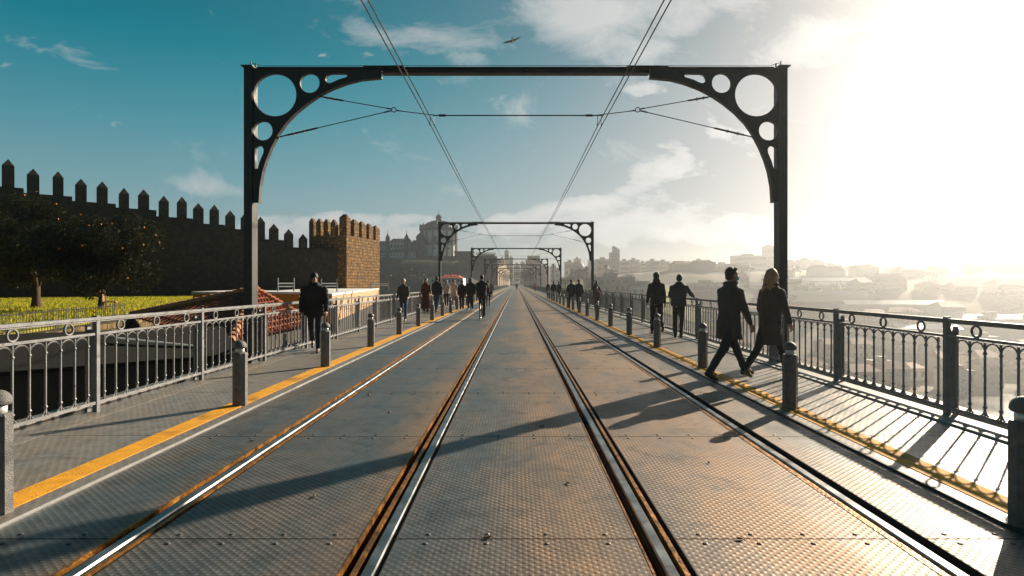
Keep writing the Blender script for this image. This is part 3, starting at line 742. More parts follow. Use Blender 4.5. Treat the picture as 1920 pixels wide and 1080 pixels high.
# orange trees
def tree(name, base, ht, spread, trunk_h, nleaf, leafm, barkm, label, cat, group=None, seed=1, lsize=0.09, fork=2, fruits=0, sq=0.85, lean=0.0):
    rg = random.Random(seed); t = empty(name, base, 0, label, cat, group)
    mb = MB(); ends = []
    tr = 0.045 * ht ** 0.9
    p0 = Vector((0, 0, -0.1)); p1 = Vector((lean * 0.4, 0.0, trunk_h * 0.5)); p2 = Vector((lean, 0.02, trunk_h))
    mb.tube([p0, p0 + Vector((0, 0, 0.2)), p1, p2], [tr * 1.5, tr * 1.1, tr * 0.85, tr * 0.8], 8)
    for k in range(fork + 3):
        a = 6.28 * k / (fork + 3) + rg.uniform(-.4, .4); r = spread * rg.uniform(0.4, 0.7)
        e = p2 + Vector((math.cos(a) * r, math.sin(a) * r, (ht - trunk_h) * rg.uniform(0.35, 0.75)))
        m_ = p2.lerp(e, 0.5) + Vector((0, 0, 0.12 * ht))
        mb.tube([p2 - Vector((0, 0, 0.1)), m_, e], [tr * 0.55, tr * 0.35, tr * 0.12], 6); ends.append(e)
        for q in range(3):
            e2 = m_.lerp(e, rg.random()) + Vector((rg.uniform(-1, 1), rg.uniform(-1, 1), rg.uniform(-.2, .8))) * spread * 0.4
            mb.tube([m_.lerp(e, 0.3), e2], [tr * 0.2, tr * 0.06], 5); ends.append(e2)
    mb.build('trunk', barkm, t, True)
    cz = trunk_h + (ht - trunk_h) * 0.5; rz = (ht - trunk_h) * 0.55
    clumps = []
    for k in range(int(26 * sq * 1.2)):
        a = rg.uniform(0, 6.28); ph = math.asin(rg.uniform(-0.95, 1)); rr = rg.uniform(0.45, 0.95)
        clumps.append((Vector((lean + spread * rr * math.cos(a) * math.cos(ph), spread * rr * math.sin(a) * math.cos(ph), cz + rz * rr * math.sin(ph))), spread * rg.uniform(0.18, 0.36)))
    for e in ends: clumps.append((e, spread * rg.uniform(0.15, 0.3)))
    mb = MB(); tot = sum(r * r for _, r in clumps)
    for c, r in clumps:
        for _ in range(int(nleaf * r * r / tot)):
            d = Vector((rg.gauss(0, 1), rg.gauss(0, 1), rg.gauss(0, 1))).normalized() * r * rg.random() ** 0.45
            p = c + d; s = lsize * rg.uniform(0.6, 1.3)
            u = Vector((rg.gauss(0, 1), rg.gauss(0, 1), rg.gauss(0, 1))).normalized(); v = u.orthogonal().normalized()
            mb.add([p - u * s, p + v * s * 0.45, p + u * s, p - v * s * 0.45], [(0, 1, 2, 3)])
    mb.build('crown', leafm, t)
    if fruits:
        mb = MB(); mb.ell((0, 0, 0), (0.042, 0.042, 0.042), 8, 6); fm = mb.mesh('orange', M['orange'], True)
        for k in range(fruits):
            c, r = rg.choice(clumps); d = Vector((rg.gauss(0, 1), rg.gauss(0, 1) - 0.8, rg.gauss(0, 1))).normalized()
            link('orange', fm, t, c + d * r * 0.95)
    return t
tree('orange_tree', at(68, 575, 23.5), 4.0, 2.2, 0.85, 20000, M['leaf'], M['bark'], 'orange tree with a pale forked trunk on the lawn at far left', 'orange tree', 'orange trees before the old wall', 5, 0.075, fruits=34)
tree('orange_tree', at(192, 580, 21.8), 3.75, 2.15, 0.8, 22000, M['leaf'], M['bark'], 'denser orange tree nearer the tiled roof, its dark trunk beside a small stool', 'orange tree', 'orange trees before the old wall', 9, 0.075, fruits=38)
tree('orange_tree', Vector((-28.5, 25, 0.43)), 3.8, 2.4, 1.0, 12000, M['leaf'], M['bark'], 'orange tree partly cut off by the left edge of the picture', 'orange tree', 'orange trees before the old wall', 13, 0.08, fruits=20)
st = empty('stool', at(205, 581, 21.3), 0.4, 'small pale wooden stool on the grass beside the second orange tree', 'stool')
mb = MB(); mb.box(-0.22, 0.22, -0.14, 0.14, 0.28, 0.32); mb.build('seat', M['wood'], st)
mb = MB(); mb.box(-0.22, -0.18, -0.14, 0.14, 0.32, 0.58); mb.build('backrest', M['wood'], st)
for sx in (-0.19, 0.19):
    for sy in (-0.11, 0.11):
        mb = MB(); mb.box(sx - 0.02, sx + 0.02, sy - 0.02, sy + 0.02, 0, 0.28); mb.build('leg', M['wood'], st)

# tiled pyramid roof just below the railing
rh = empty('tiled_house', (0, 0, 0), 0, 'low house with an orange pantile pyramid roof below the left railing', 'house')
L_, N_, R_, B_, A_ = Vector((-12.4, 18.5, 0.42)), Vector((-7.7, 15.5, -0.15)), Vector((-7.5, 21.2, 0.0)), Vector((-11.5, 24, 0.3)), Vector((-9.07, 20.0, 1.24))
mb = MB()
c4 = [L_, N_, R_, B_]
for a, c in zip(c4, c4[1:] + c4[:1]):
    mb.add([a, c, A_], [(0, 1, 2)])
    n = 27; nn = (c - a).cross(A_ - a).normalized()
    for k in range(1, n):       # rounded tile rows running up the slope
        f = k / n; p = a.lerp(c, f); up_ = A_ - (a + c) / 2
        if f < 0.5: q = p + up_ * (f / 0.5) * 0.98
        else: q = p + up_ * ((1 - f) / 0.5) * 0.98
        q = q - nn * 0 + nn * 0.0
        mb.tube([p + nn * 0.01, q + nn * 0.01], 0.048, 6)
    for k in range(1, 9):       # tile courses
        f = k / 9; mb.tube([a.lerp(A_, f) + nn * 0.035, c.lerp(A_, f) + nn * 0.035], 0.022, 4)
roof = mb.build('roof', M['tile'], rh)
mb = MB()
for c in c4:
    for k in range(16):
        p = c.lerp(A_, k / 16); q = c.lerp(A_, (k + 1.15) / 16); mb.tube([p + Vector((0, 0, 0.06)), q + Vector((0, 0, 0.03))], [0.13, 0.10], 7)
mb.build('ridge_tiles', flat('ridge', (0.5, 0.20, 0.09), 0.7, var=0.3), roof)
ins = lambda p, k=0.9: (A_.x + (p.x - A_.x) * k, A_.y + (p.y - A_.y) * k)
mb = MB(); mb.prism([ins(p) for p in c4], -7.5, -0.16); mb.build('wall', M['granite'], rh)
mb = MB(); mb.ell(A_ + Vector((0, 0, 0.08)), (0.12, 0.12, 0.14), 10, 7); mb.build('finial', M['tile'], roof, True)
# low terraces beyond
def low_building(poly, z0, z1, wm, name, label, cat, par=0.25):
    t = empty(name, (0, 0, 0), 0, label, cat)
    mb = MB(); mb.prism(poly, z0, z1); mb.build('wall', wm, t)
    mb = MB(); n = len(poly); cx = sum(p[0] for p in poly) / n; cy = sum(p[1] for p in poly) / n
    big = [(cx + (p[0] - cx) * 1.02, cy + (p[1] - cy) * 1.02) for p in poly]
    mb.prism(big, z1 + 0.002, z1 + 0.10); mb.build('coping', M['whitewall'], t)
    return t
lb = low_building([(-8.0, 25), (-13.4, 56), (-19, 54), (-13.5, 27.5)], -8, 0.95, M['plaster'], 'terrace_house', 'low sand-coloured terrace building with a long sunlit side wall under the tower', 'building')
mb = MB(); mb.prism([(-7.93, 24.9), (-13.33, 56.1), (-19.1, 54.1), (-13.6, 27.4)], -7.9, -0.25); mb.build('lower_wall', M['granite'], lb)
low_building([(-9.3, 24.7), (-10.3, 30), (-15.5, 31), (-14.6, 26)], -8, 1.02, M['ochre'], 'ochre_outbuilding', 'flat ochre-yellow outbuilding between the tiled roof and the terrace', 'building')
for i, (px, Y, w) in enumerate(((536, 27, 0.75), (617, 31, 0.85), (712, 52, 1.55))):
    p = at(px, 545, Y); p.z = 0.9; t = empty('rooftop_frame', p, 0, ['metal rooftop frame above the ochre outbuilding', 'metal rooftop frame behind the man in the puffer jacket', 'wide white metal rooftop frame at the foot of the tower'][i], 'metal frame', 'metal frames on the terraces')
    for s in (-1, 1): mb = MB(); mb.tube([(s * w / 2, 0, 0), (s * w / 2, 0, 0.85)], 0.035, 6); mb.build('upright', M['iron'], t)
    mb = MB(); mb.tube([(-w / 2, 0, 0.6), (w / 2, 0, 0.6)], 0.04, 6); mb.tube([(-w / 2, 0, 0.45), (w / 2, 0, 0.45)], 0.03, 6); mb.build('crossbar', M['whitewall'], t)
# ground-level sheds and a pale ledge seen through the railing
sh_ = empty('shed', (0, 0, 0), 0, 'dark lean-to shed with a roof coloured black for shade just below the left railing', 'shed')
mb = MB(); mb.prism([(-9.75, 10.9), (-6.75, 13.75), (-8.3, 15.2), (-11.2, 12.3)], -8, -0.25); mb.build('wall', M['granite'], sh_)
mb = MB()
e0, e1, f0, f1 = Vector((-9.75, 10.75, -0.2)), Vector((-6.6, 13.75, -0.2)), Vector((-10.5, 11.5, 0.44)), Vector((-7.4, 14.5, 0.40))
mb.add([e0, e1, f1, f0, e0 - Vector((0, 0, .08)), e1 - Vector((0, 0, .08)), f1 - Vector((0, 0, .08)), f0 - Vector((0, 0, .08))], [(0, 1, 2, 3), (4, 7, 6, 5), (0, 4, 5, 1), (1, 5, 6, 2), (2, 6, 7, 3), (3, 7, 4, 0)])
mb.build('roof', flat('roof_shade_black', (0.012, 0.011, 0.010), 0.95), sh_)  # near-black colour stands in for shade on this sun-facing roof
mb = MB(); mb.tube([at(217, 634, 12.6), at(385, 651, 13.5)], 0.03, 6); mb.build('gutter', M['whitewall'], sh_)
low_building([(-12.4, 34), (-15, 46), (-22, 47), (-18.5, 34)], -8, 0.2, M['granite'], 'stone_outhouse', 'dark stone outhouse between the terrace and the city wall', 'building')
# ground under the wall beyond the lawn
mb = MB(); mb.prism([(-18.6, 33), (-24.5, 49.5), tuple((W0 + WD * 5)[:2]), (-20, 56), (-12, 62), (-6.5, 60), (-6.5, 8), (-8.0, 6)], -8, -2.6)
struct(mb.build('yard_ground', M['soil']))

# ================================================================== FAR BANK, RIVER, TOWN
YB = 246
def farbank(x, y):
    base = -45 + 56 * sm(YB + 6, 470, y) + 8 * sm(450, 800, y)
    base += 4 * noise.noise(Vector((x * 0.012, y * 0.012, 1))) * sm(YB, 400, y)
    base -= 7 * sm(250, 700, x - 0.2 * y) * sm(330, 480, y)
    # steep bank near the bridge
    k = 1 - sm(20, 130, x)
    steep = -46 + 45.3 * sm(255, 352, y)
    if x < 0: steep = -46 + (62 - 16 * sm(-30, -12, x)) * sm(238, 318, y)
    base = base * (1 - k) + steep * k
    if x > -200:
        # garden mound right of the bridge head
        base += 10.5 * math.exp(-((x - 68) / 30) ** 2 - ((y - 372) / 38) ** 2)
    if y > 340 and abs(x) < 26:          # street level at the bridge head
        f = (1 - sm(10, 26, abs(x))) * sm(345, 362, y)
        base = base * (1 - f) + (-0.95 + 7 * sm(420, 760, y)) * f
    if y < YB: base = -47.5
    return base
terrain('far_bank_hill', -560, 840, 226, 880, 7, farbank, M['hill'])
mb = MB(); mb.box(-560, 840, -22, 258, -47.6, -45.5); struct(mb.build('river', M['water']))
mb = MB(); mb.add([(-6, YEND, -0.02), (6, YEND, -0.02), (7, 420, 0.0), (7, 760, 7.2), (-7, 760, 7.2), (-7, 420, 0.0)], [(0, 1, 2, 5), (5, 2, 3, 4)])
struct(mb.build('street', M['road']))

def window_faces(mb, x0, x1, y, z0, z1, nx, nz, mi=1, fw=0.5, fh=0.55, M_=None):
    dx, dz_ = (x1 - x0) / nx, (z1 - z0) / nz
    for i in range(nx):
        for j in range(nz):
            a = x0 + dx * (i + 0.5 - fw / 2); b = z0 + dz_ * (j + 0.5 - fh / 2)
            mb.box(a, a + dx * fw, y - 0.12, y + 0.05, b, b + dz_ * fh, mi, M_)
WALLS = [flat('cream_render', (0.52, 0.42, 0.30), var=0.1), flat('white_render', (0.66, 0.63, 0.58), var=0.1), flat('pink_render', (0.48, 0.30, 0.22), var=0.1), flat('tan_render', (0.40, 0.30, 0.20), var=0.1), flat('grey_render', (0.34, 0.32, 0.30), var=0.1)]
WN_ = ['cream', 'white', 'pinkish', 'tan', 'grey']
mb = MB(); mb.box(-.5, .5, -0.1, 0.03, -.5, .5); WIN = mb.mesh('window', M['pane'])
def house(x, y, z, w, d, h, ci, label, rz=0.0, roof='gable', name='house', cat='house', group=None, win=True):
    t = empty(name, (x, y, z), rz, label, cat, group)
    nz = max(1, int(h / 3.1)); nx = max(2, int(w / 3))
    mb = MB(); mb.box(-w / 2, w / 2, 0, d, -6, h)
    mb.build('wall', WALLS[ci], t)
    if win:
        for j in range(min(nz, 3)):
            zz0 = h * (j + 0.28) / min(nz, 3); zz1 = h * (j + 0.75) / min(nz, 3)
            dx = w / nx
            if y < 330:
                for i in range(nx):
                    o = link('window', WIN, t, (-w / 2 + dx * (i + .5), 0, (zz0 + zz1) / 2)); o.scale = (dx * 0.44, 1, zz1 - zz0)
            else:
                mb = MB(); mb.box(-w / 2 + dx * .2, w / 2 - dx * .2, -0.10, 0.03, zz0, zz1); mb.build('window_band', M['pane'], t)
    mb = MB()
    if roof == 'gable':
        e = 0.5; rh_ = min(w, d) * 0.28
        vs = [(-w / 2 - e, -e, h), (w / 2 + e, -e, h), (w / 2 + e, d + e, h), (-w / 2 - e, d + e, h), (-w / 2 + w * 0.18, d / 2, h + rh_), (w / 2 - w * 0.18, d / 2, h + rh_)]
        mb.add(vs, [(0, 3, 2, 1), (0, 1, 5, 4), (1, 2, 5), (2, 3, 4, 5), (3, 0, 4)])
        mb.build('roof', M['tile'], t)
    else:
        mb.box(-w / 2 - 0.2, w / 2 + 0.2, -0.2, d + 0.2, h + 0.002, h + 0.6)
        mb.box(-w * 0.2, w * 0.12, d * 0.3, d * 0.7, h + 0.602, h + 2.6)
        mb.build('roof', flat('roof_concrete', (0.30, 0.27, 0.24)), t)
    return t
# skyline blocks (photograph columns, top row)
sky_b = [(1060, 1079, 492, 590), (1078, 1089, 486, 620), (1105, 1119, 489, 600), (1119, 1146, 487, 560), (1164, 1182, 490, 580), (1182, 1199, 488, 600), (1201, 1214, 493, 620), (1217, 1236, 490, 560), (1237, 1256, 491, 580), (1258, 1284, 497, 560),
         (1286, 1303, 494, 600), (1306, 1322, 489, 620), (1323, 1342, 492, 590), (1344, 1374, 496, 560), (1378, 1439, 480, 600), (1439, 1452, 462, 610), (1476, 1500, 491, 600), (1503, 1527, 487, 620), (1530, 1546, 490, 600), (1550, 1580, 497, 590), (1590, 1622, 501, 600), (1626, 1650, 497, 620), (1660, 1710, 502, 600), (1722, 1760, 499, 610), (1775, 1800, 504, 590), (1812, 1850, 506, 600), (1868, 1915, 500, 610)]
for i, (a, c, top, Y) in enumerate(sky_b):
    p0, p1 = at(a, top, Y), at(c, top, Y); zb_ = farbank((p0.x + p1.x) / 2, Y + 5) - 1
    house((p0.x + p1.x) / 2, Y, zb_, p1.x - p0.x, 14, max(4, p0.z - zb_), [3, 0, 4, 3, 0][i % 5], 'hazy flat-roofed apartment block on the right skyline, %s counting rightward from the portal' % (nth(i) if i < 26 else 'the last'), 0, 'flat', 'apartment_block', 'apartment block', 'apartment blocks on the skyline', win=(i < 16))
# the tall office tower with its stepped, slanting top
p0, p1 = at(1145, 465, 540), at(1162, 465, 540); w = p1.x - p0.x; zb_ = 8
ot = empty('office_tower', ((p0.x + p1.x) / 2, 540, zb_), 0, 'tall tan office tower with a slanted stepped top standing above the right skyline', 'tower block')
h = p0.z - zb_
mb = MB(); mb.prism([(-w / 2, 0), (-w / 2 + w * 0.36, 0), (-w / 2 + w * 0.36, 10), (-w / 2, 10)], -6, h - 4)
pr = [(-w * 0.14, -6), (w / 2, -6), (w / 2, h - 1.5), (-w * 0.14, h + 2)]
mb.rings([[Vector((x, y, z)) for x, z in pr] for y in (0.003, 10)]); mb.build('wall', WALLS[3], ot)
for k in range(10):
    mb = MB(); mb.box(-w * 0.42, w * 0.42, -0.12, 0.02, 3 + k * (h - 8) / 10, 4.3 + k * (h - 8) / 10); mb.build('window_band', M['pane'], ot)
# blocks over the far end of the bridge
mid_b = [(936, 946, 487, 620, 3), (946, 954, 471, 640, 3), (954, 962, 484, 600, 0), (963, 975, 496, 640, 1), (976, 984, 493, 600, 1), (984, 992, 497, 560, 2), (1015, 1030, 500, 520, 3), (1032, 1050, 503, 560, 0), (922, 934, 500, 520, 2)]
for i, (a, c, top, Y, ci) in enumerate(mid_b):
    p0, p1 = at(a, top, Y), at(c, top, Y); zb_ = 2
    house((p0.x + p1.x) / 2, Y, zb_, p1.x - p0.x, 12, p0.z - zb_, ci, '%s block of flats beyond the end of the bridge, %s from the left' % (WN_[ci], nth(i)), 0, 'flat', 'apartment_block', 'apartment block', 'blocks beyond the bridge head', win=True)
# big tiered building at the head of the street
tb = empty('tiered_building', at(1001, 533, 470), 0, 'large brown tiered building rising behind the portals right of the bridge head', 'building')
tb.location.z = 0
for k, (hw, z0, z1) in enumerate(((11, 0, 11), (8.6, 11, 16), (6.5, 16, 21), (5.0, 21, 24.5))):
    mb = MB(); mb.box(-hw, hw, k * 1.5, 16 - k, z0, z1 - 0.01); mb.box(-hw - .3, hw + .3, k * 1.5 - .3, 16 - k + .3, z1, z1 + 0.4); mb.build('storey', WALLS[3] if k % 2 else WALLS[2], tb)
# street-side houses by the bridge head
for i, (x, y, w, h, ci) in enumerate(((-16, 385, 14, 13, 3), (-18, 402, 15, 16, 0), (-19, 425, 14, 14, 2), (16, 470, 12, 12, 0), (19, 505, 14, 15, 1), (-17, 460, 14, 18, 0))):
    house(x, y, -0.5, w, 14, h, ci, '%s street house beyond the bridge end on the %s, %s in its row' % (WN_[ci], 'left' if x < 0 else 'right', nth([0, 1, 2, 0, 1, 3][i])), 0, 'gable', 'town_house', 'house', 'town houses by the bridge head')
# hillside and riverside houses on the right bank
rg = random.Random(11)
rows = [('river-front', 252, 100, 330, 15, 8, 11), ('second lowest', 276, 95, 380, 16, 6, 9), ('third lowest', 306, 90, 420, 15, 5, 9), ('middle', 345, 110, 470, 15, 5, 8), ('upper', 395, 120, 520, 16, 5, 9), ('hilltop', 450, 110, 590, 18, 4, 7)]
for rn, Y, xa, xb, n, h0, h1 in rows:
    for k in range(n):
        x = xa + (xb - xa) * (k + rg.uniform(0.2, 0.8)) / n; y = Y + rg.uniform(-6, 8)
        w = rg.uniform(7, 15) if Y < 340 else rg.uniform(9, 24)
        ci = rg.choice([0, 1, 1, 2, 0, 3])
        z = farbank(x, y)
        rf = 'gable' if rg.random() < 0.75 else 'flat'
        house(x, y, z - 0.3, w, rg.uniform(8, 12), rg.uniform(h0, h1), ci, '%s %s-roofed house in the %s row of the right bank, %s from the bridge' % (WN_[ci], 'tile' if rf == 'gable' else 'flat', rn, nth(k)), rg.uniform(-.25, .25), rf, 'house', 'house', 'houses on the hazy right bank', win=Y < 400)
# long sheds of the rail yard and warehouses
for i, (px, py, Y, w, d) in enumerate(((1560, 527, 420, 95, 10), (1500, 535, 400, 110, 9), (1540, 548, 380, 60, 8), (1745, 578, 330, 34, 14), (1680, 555, 360, 60, 9), (1860, 575, 340, 60, 10))):
    p = at(px, py, Y); z = min(p.z, farbank(p.x, Y) + 5)
    t = empty('warehouse', (p.x, Y, z - 4), R(-4), 'long pale-roofed warehouse on the hazy right bank, %s counting from the top of the slope' % nth(i), 'warehouse', 'warehouses on the right bank')
    mb = MB(); mb.box(-w / 2, w / 2, 0, d, -8, 4); mb.build('wall', WALLS[1], t)
    mb = MB(); mb.add([(-w / 2 - .5, -.6, 4.01), (w / 2 + .5, -.6, 4.01), (w / 2 + .5, d + .6, 4.01), (-w / 2 - .5, d + .6, 4.01), (-w / 2 - .5, d / 2, 6.5), (w / 2 + .5, d / 2, 6.5)], [(0, 3, 2, 1), (0, 1, 5, 4), (1, 2, 5), (2, 3, 4, 5), (3, 0, 4)]); mb.build('roof', flat('shed_roof', (0.5, 0.48, 0.45), 0.35, metal=0.3), t)
# garden, palms and bare trees at the bridge head
mb = MB(); pts = []
for j in range(22):
    for i in range(30):
        x = 26 + i * 3.1; y = 336 + j * 3.2; pts.append((x, y, farbank(x, y) + 0.6))
mb.add(pts, [(j * 30 + i, j * 30 + i + 1, (j + 1) * 30 + i + 1, (j + 1) * 30 + i) for j in range(21) for i in range(29)])
struct(mb.build('park_lawn', M['lawn2'], smooth=True))
for i, (px, py, Y, w, h) in enumerate(((1150, 536, 300, 22, 8), (1115, 535, 300, 9, 6), (1185, 541, 290, 18, 6), (1210, 548, 285, 14, 6))):
    p = at(px, py, Y); house(p.x, Y, p.z - h * 0.5, w, 9, h, [0, 3, 2, 1][i], ['cream arcaded pavilion below the garden mound', 'small tan kiosk left of the pavilion', 'pinkish terrace house right of the pavilion', 'white cube house below the garden at the far end of the group'][i], 0, 'flat', 'garden_pavilion', 'building', None)
def palm(px, py, Y, h, label, seed):
    p = at(px, py, Y); z = farbank(p.x, Y); rg = random.Random(seed); h = p.z - z
    t = empty('palm_tree', (p.x, Y, z), 0, label, 'palm tree')
    mb = MB(); mb.tube([(0, 0, 0), (0.1, 0, h * 0.5), (0, 0, h)], [0.5, 0.4, 0.35], 8); mb.build('trunk', M['bark'], t)
    mb = MB()
    for k in range(70):
        a = rg.uniform(0, 6.28); e = rg.uniform(-0.6, 1.3); ln = rg.uniform(2.2, 3.3)
        d = Vector((math.cos(a), math.sin(a), 0)); prev = Vector((0, 0, h)); s_ = d.cross(Vector((0, 0, 1)))
        for q in range(4):
            nx_ = prev + (d * math.cos(e) + Vector((0, 0, math.sin(e)))) * ln / 4; e -= 0.42
            w = 0.34 * (1 - q * 0.22)
            mb.add([prev - s_ * w, prev + s_ * w, nx_ + s_ * w * 0.7, nx_ - s_ * w * 0.7], [(0, 1, 2, 3)]); prev = nx_
    mb.build('crown', M['leaf'], t)
palm(1037, 499, 330, 12, 'tall palm tree between the third and second portals on the right', 1)
palm(1136, 499, 372, 12, 'bushy palm tree on top of the garden mound', 2)
palm(1100, 503, 350, 9, 'smaller palm tree left of the mound beside the second portal post', 3)
M['twig'] = mat('bare_twigs', (0.10, 0.06, 0.04), 0.9, 0, 0.3, 0.5)
for i, (px, py, Y, h, s, lf, lb_) in enumerate(((1080, 512, 345, 11, 6.5, 'twig', 'brown bare-twigged tree behind the walkers right of the bridge head'), (1094, 510, 360, 10, 5.5, 'twig', 'rounder bare tree just left of the second portal post'), (1148, 502, 384, 6, 4.5, 'leaf', 'dark leafy tree on the slope right of the bushy palm'), (1175, 521, 352, 8, 6, 'twig', 'low brown tree right of the garden mound'), (1200, 523, 340, 8, 5.5, 'twig', 'brown tree beyond the man in the dark hoodie'), (1060, 515, 340, 8, 4.5, 'leaf', 'dark shrubby tree beside the third portal post'))):
    p = at(px, 533, Y); z = farbank(p.x, Y)
    tree('tree', (p.x, Y, z), h, s, h * 0.25, 2600, M[lf], M['bark'], lb_, 'tree', 'trees by the bridge head', 30 + i, 0.32)
for k in range(40):
    x = rg.uniform(90, 560); y = rg.uniform(320, 470); z = farbank(x, y)
    tree('tree', (x, y, z), rg.uniform(6, 10), rg.uniform(4, 7), 2, 500, M['leaf'], M['bark'], 'dark tree among the roofs of the hazy right bank', 'tree', 'trees among the right bank houses', 60 + k, 0.6, fork=0)
# dome-topped hall on the skyline
p = at(1085, 500, 560); dh = empty('domed_hall', (p.x, 560, 10), 0, 'round-topped hall on the skyline behind the bare trees', 'building')
mb = MB(); mb.box(-9, 9, 0, 14, -6, 7); mb.build('wall', WALLS[0], dh); mb = MB(); mb.lathe([(6.5, 7.01)] + [(6.5 * math.cos(R(a)), 7.5 + 6.5 * math.sin(R(a))) for a in range(0, 90, 12)], 20, c=(0, 7, 0)); mb.build('dome', M['lead'], dh, True)

# ------------------------------------------------------------------ monastery on its rock, left of the bridge
YM = 330.0
def mp_(px, py): v = at(px, py, YM); return v.x, v.z
mn = empty('monastery', (0, 0, 0), 0, 'white round monastery church with a dark lantern dome on the rock above the far bank', 'church')
cx, _ = mp_(818, 480); zb_ = mp_(818, 487)[1]; z1 = mp_(0, 457)[1]; z2 = mp_(0, 432)[1]; z3 = mp_(0, 425)[1]
r = (852 - 783) / 2 * YM / F
def drum(mb, r0, r1, z0, z1, n=16, c=(0, 0)):
    mb.rings([[Vector((c[0] + q * math.cos(2 * math.pi * (k + .5) / n), c[1] + q * math.sin(2 * math.pi * (k + .5) / n), z)) for k in range(n)] for q, z in ((r0, z0), (r1, z1))])
cy = YM + r
mb = MB(); drum(mb, r, r, zb_ - 8, z1, c=(cx, cy)); drum(mb, r * 0.96, r * 0.96, z1, z2 + 0.5, c=(cx, cy)); mb.build('drum_wall', M['whitewall'], mn)
mb = MB()
for k in range(16):
    a = 2 * math.pi * (k + .5) / 16
    mb.box(-0.38, 0.38, -0.4, 0.4, zb_ - 1, z2, M=Matrix.Translation((cx + r * 1.0 * math.cos(a), cy + r * 1.0 * math.sin(a), 0)) @ Matrix.Rotation(a + math.pi / 2, 4, 'Z'))
mb.build('pilaster', M['granite'], mn)
mb = MB(); drum(mb, r * 1.03, r * 1.03, z1 - 0.4, z1 + 0.4, c=(cx, cy)); drum(mb, r * 1.05, r * 1.09, z2 + 0.3, z3 - 0.4, c=(cx, cy)); mb.build('cornice', M['granite'], mn)
mb = MB(); n = 48
for k in range(n):
    a = 2 * math.pi * k / n; rr_ = r * 1.05; hh = 2.3 if k % 3 == 0 else 1.3
    mb.box(-0.22, 0.22, -0.2, 0.2, z3 - 0.45, z3 + hh, M=Matrix.Translation((cx + rr_ * math.cos(a), cy + rr_ * math.sin(a), 0)))
mb.tube([(cx + r * 1.05 * math.cos(2 * math.pi * k / 32), cy + r * 1.05 * math.sin(2 * math.pi * k / 32), z3 + 1.3) for k in range(32)], 0.25, 5, closed=True)
mb.build('balustrade', M['granite'], mn)
dr = r * 0.80; dh_ = mp_(0, 413)[1] - z3
mb = MB(); mb.lathe([(dr, z3 - 0.5), (dr, z3 + 0.6)] + [(dr * math.cos(R(a)) + 0.0, z3 + 0.6 + dh_ * math.sin(R(a))) for a in range(6, 84, 8)], 24, c=(cx, cy, 0)); dm = mb.build('dome', M['lead'], mn, True)
for k in range(8):
    a = 2 * math.pi * k / 8; mb = MB()
    mb.tube([(cx + (dr * math.cos(R(e)) + .1) * math.cos(a), cy + (dr * math.cos(R(e)) + .1) * math.sin(a), z3 + 0.7 + dh_ * math.sin(R(e))) for e in range(0, 84, 9)], 0.35, 5); mb.build('dome_rib', M['granite'], dm)
zl = z3 + 0.6 + dh_ * 0.97
mb = MB(); drum(mb, 1.7, 1.6, zl - 0.5, zl + 2.2, 8, (cx, cy)); mb.lathe([(2.0, zl + 2.2), (1.8, zl + 2.6), (1.2, zl + 3.5), (0.4, zl + 4.1), (0.12, zl + 4.4), (0.08, zl + 6.3)], 10, c=(cx, cy, 0)); mb.build('lantern', M['granite'], mn)
for px, py, w, h in ((814, 450, 8, 15), (795, 450, 4, 12), (814, 465, 4.5, 4), (840, 465, 4, 4), (841, 449, 5, 12)):
    x, z = mp_(px, py); s = YM / F; u = (x - cx); yy = cy - math.sqrt(max(0.1, (r * 0.985) ** 2 - u * u)) - 0.2
    mb = MB(); mb.box(x - w * s / 2, x + w * s / 2, yy - 0.1, yy + 1.2, z - h * s / 2, z + h * s / 2); mb.build('window', M['pane'], mn)
# bell tower in front
bx, bz = mp_(790, 447)
mb = MB(); mb.box(bx - 2.2, bx + 2.2, YM - 4, YM - 0.5, zb_ - 8, bz); mb.lathe([(3.0, bz), (2.6, bz + 0.8), (1.8, bz + 2.0), (0.3, bz + 3.2), (0.1, bz + 5)], 8, c=(bx, YM - 2.2, 0)); mb.build('bell_tower', M['granite'], mn)
# wings
wg = empty('monastery_wing', (0, 0, 0), 0, 'two-tier white monastery wing with dark tiled roofs left of the round church', 'building')
def wing(a, c, top, bot, yo, rf, nwin, rows_=1):
    x0, zt_ = mp_(a, top); x1, zb = mp_(c, bot)
    mb = MB(); mb.box(x0, x1, YM + yo, YM + yo + 9, zb - 6, zt_); wl = mb.build('wall', M['whitewall'], wg)
    hgt = (rf) * YM / F
    mb = MB(); mb.add([(x0 - .4, YM + yo - .5, zt_ + .01), (x1 + .4, YM + yo - .5, zt_ + .01), (x1 + .4, YM + yo + 9.5, zt_ + .01), (x0 - .4, YM + yo + 9.5, zt_ + .01), (x0 + 1, YM + yo + 4.5, zt_ + hgt), (x1 - 1, YM + yo + 4.5, zt_ + hgt)], [(0, 3, 2, 1), (0, 1, 5, 4), (1, 2, 5), (2, 3, 4, 5), (3, 0, 4)]); mb.build('roof', M['darkroof'], wg)
    for k in range(nwin):
        xx = x0 + (x1 - x0) * (k + .5) / nwin; mb = MB(); mb.box(xx - .55, xx + .55, YM + yo - .12, YM + yo + .1, zb + (zt_ - zb) * 0.3, zb + (zt_ - zb) * 0.7); mb.build('window', M['pane'], wg)
wing(700, 728, 461, 470, 8, 12, 4); wing(727, 766, 453, 468, 5, 8, 6); wing(764, 786, 457, 470, 9, 10, 2)
wing(700, 727, 476, 484, -4, 8, 4); wing(729, 734, 476, 484, -4.6, 6, 1); wing(735, 782, 475, 483, -5, 8, 8)
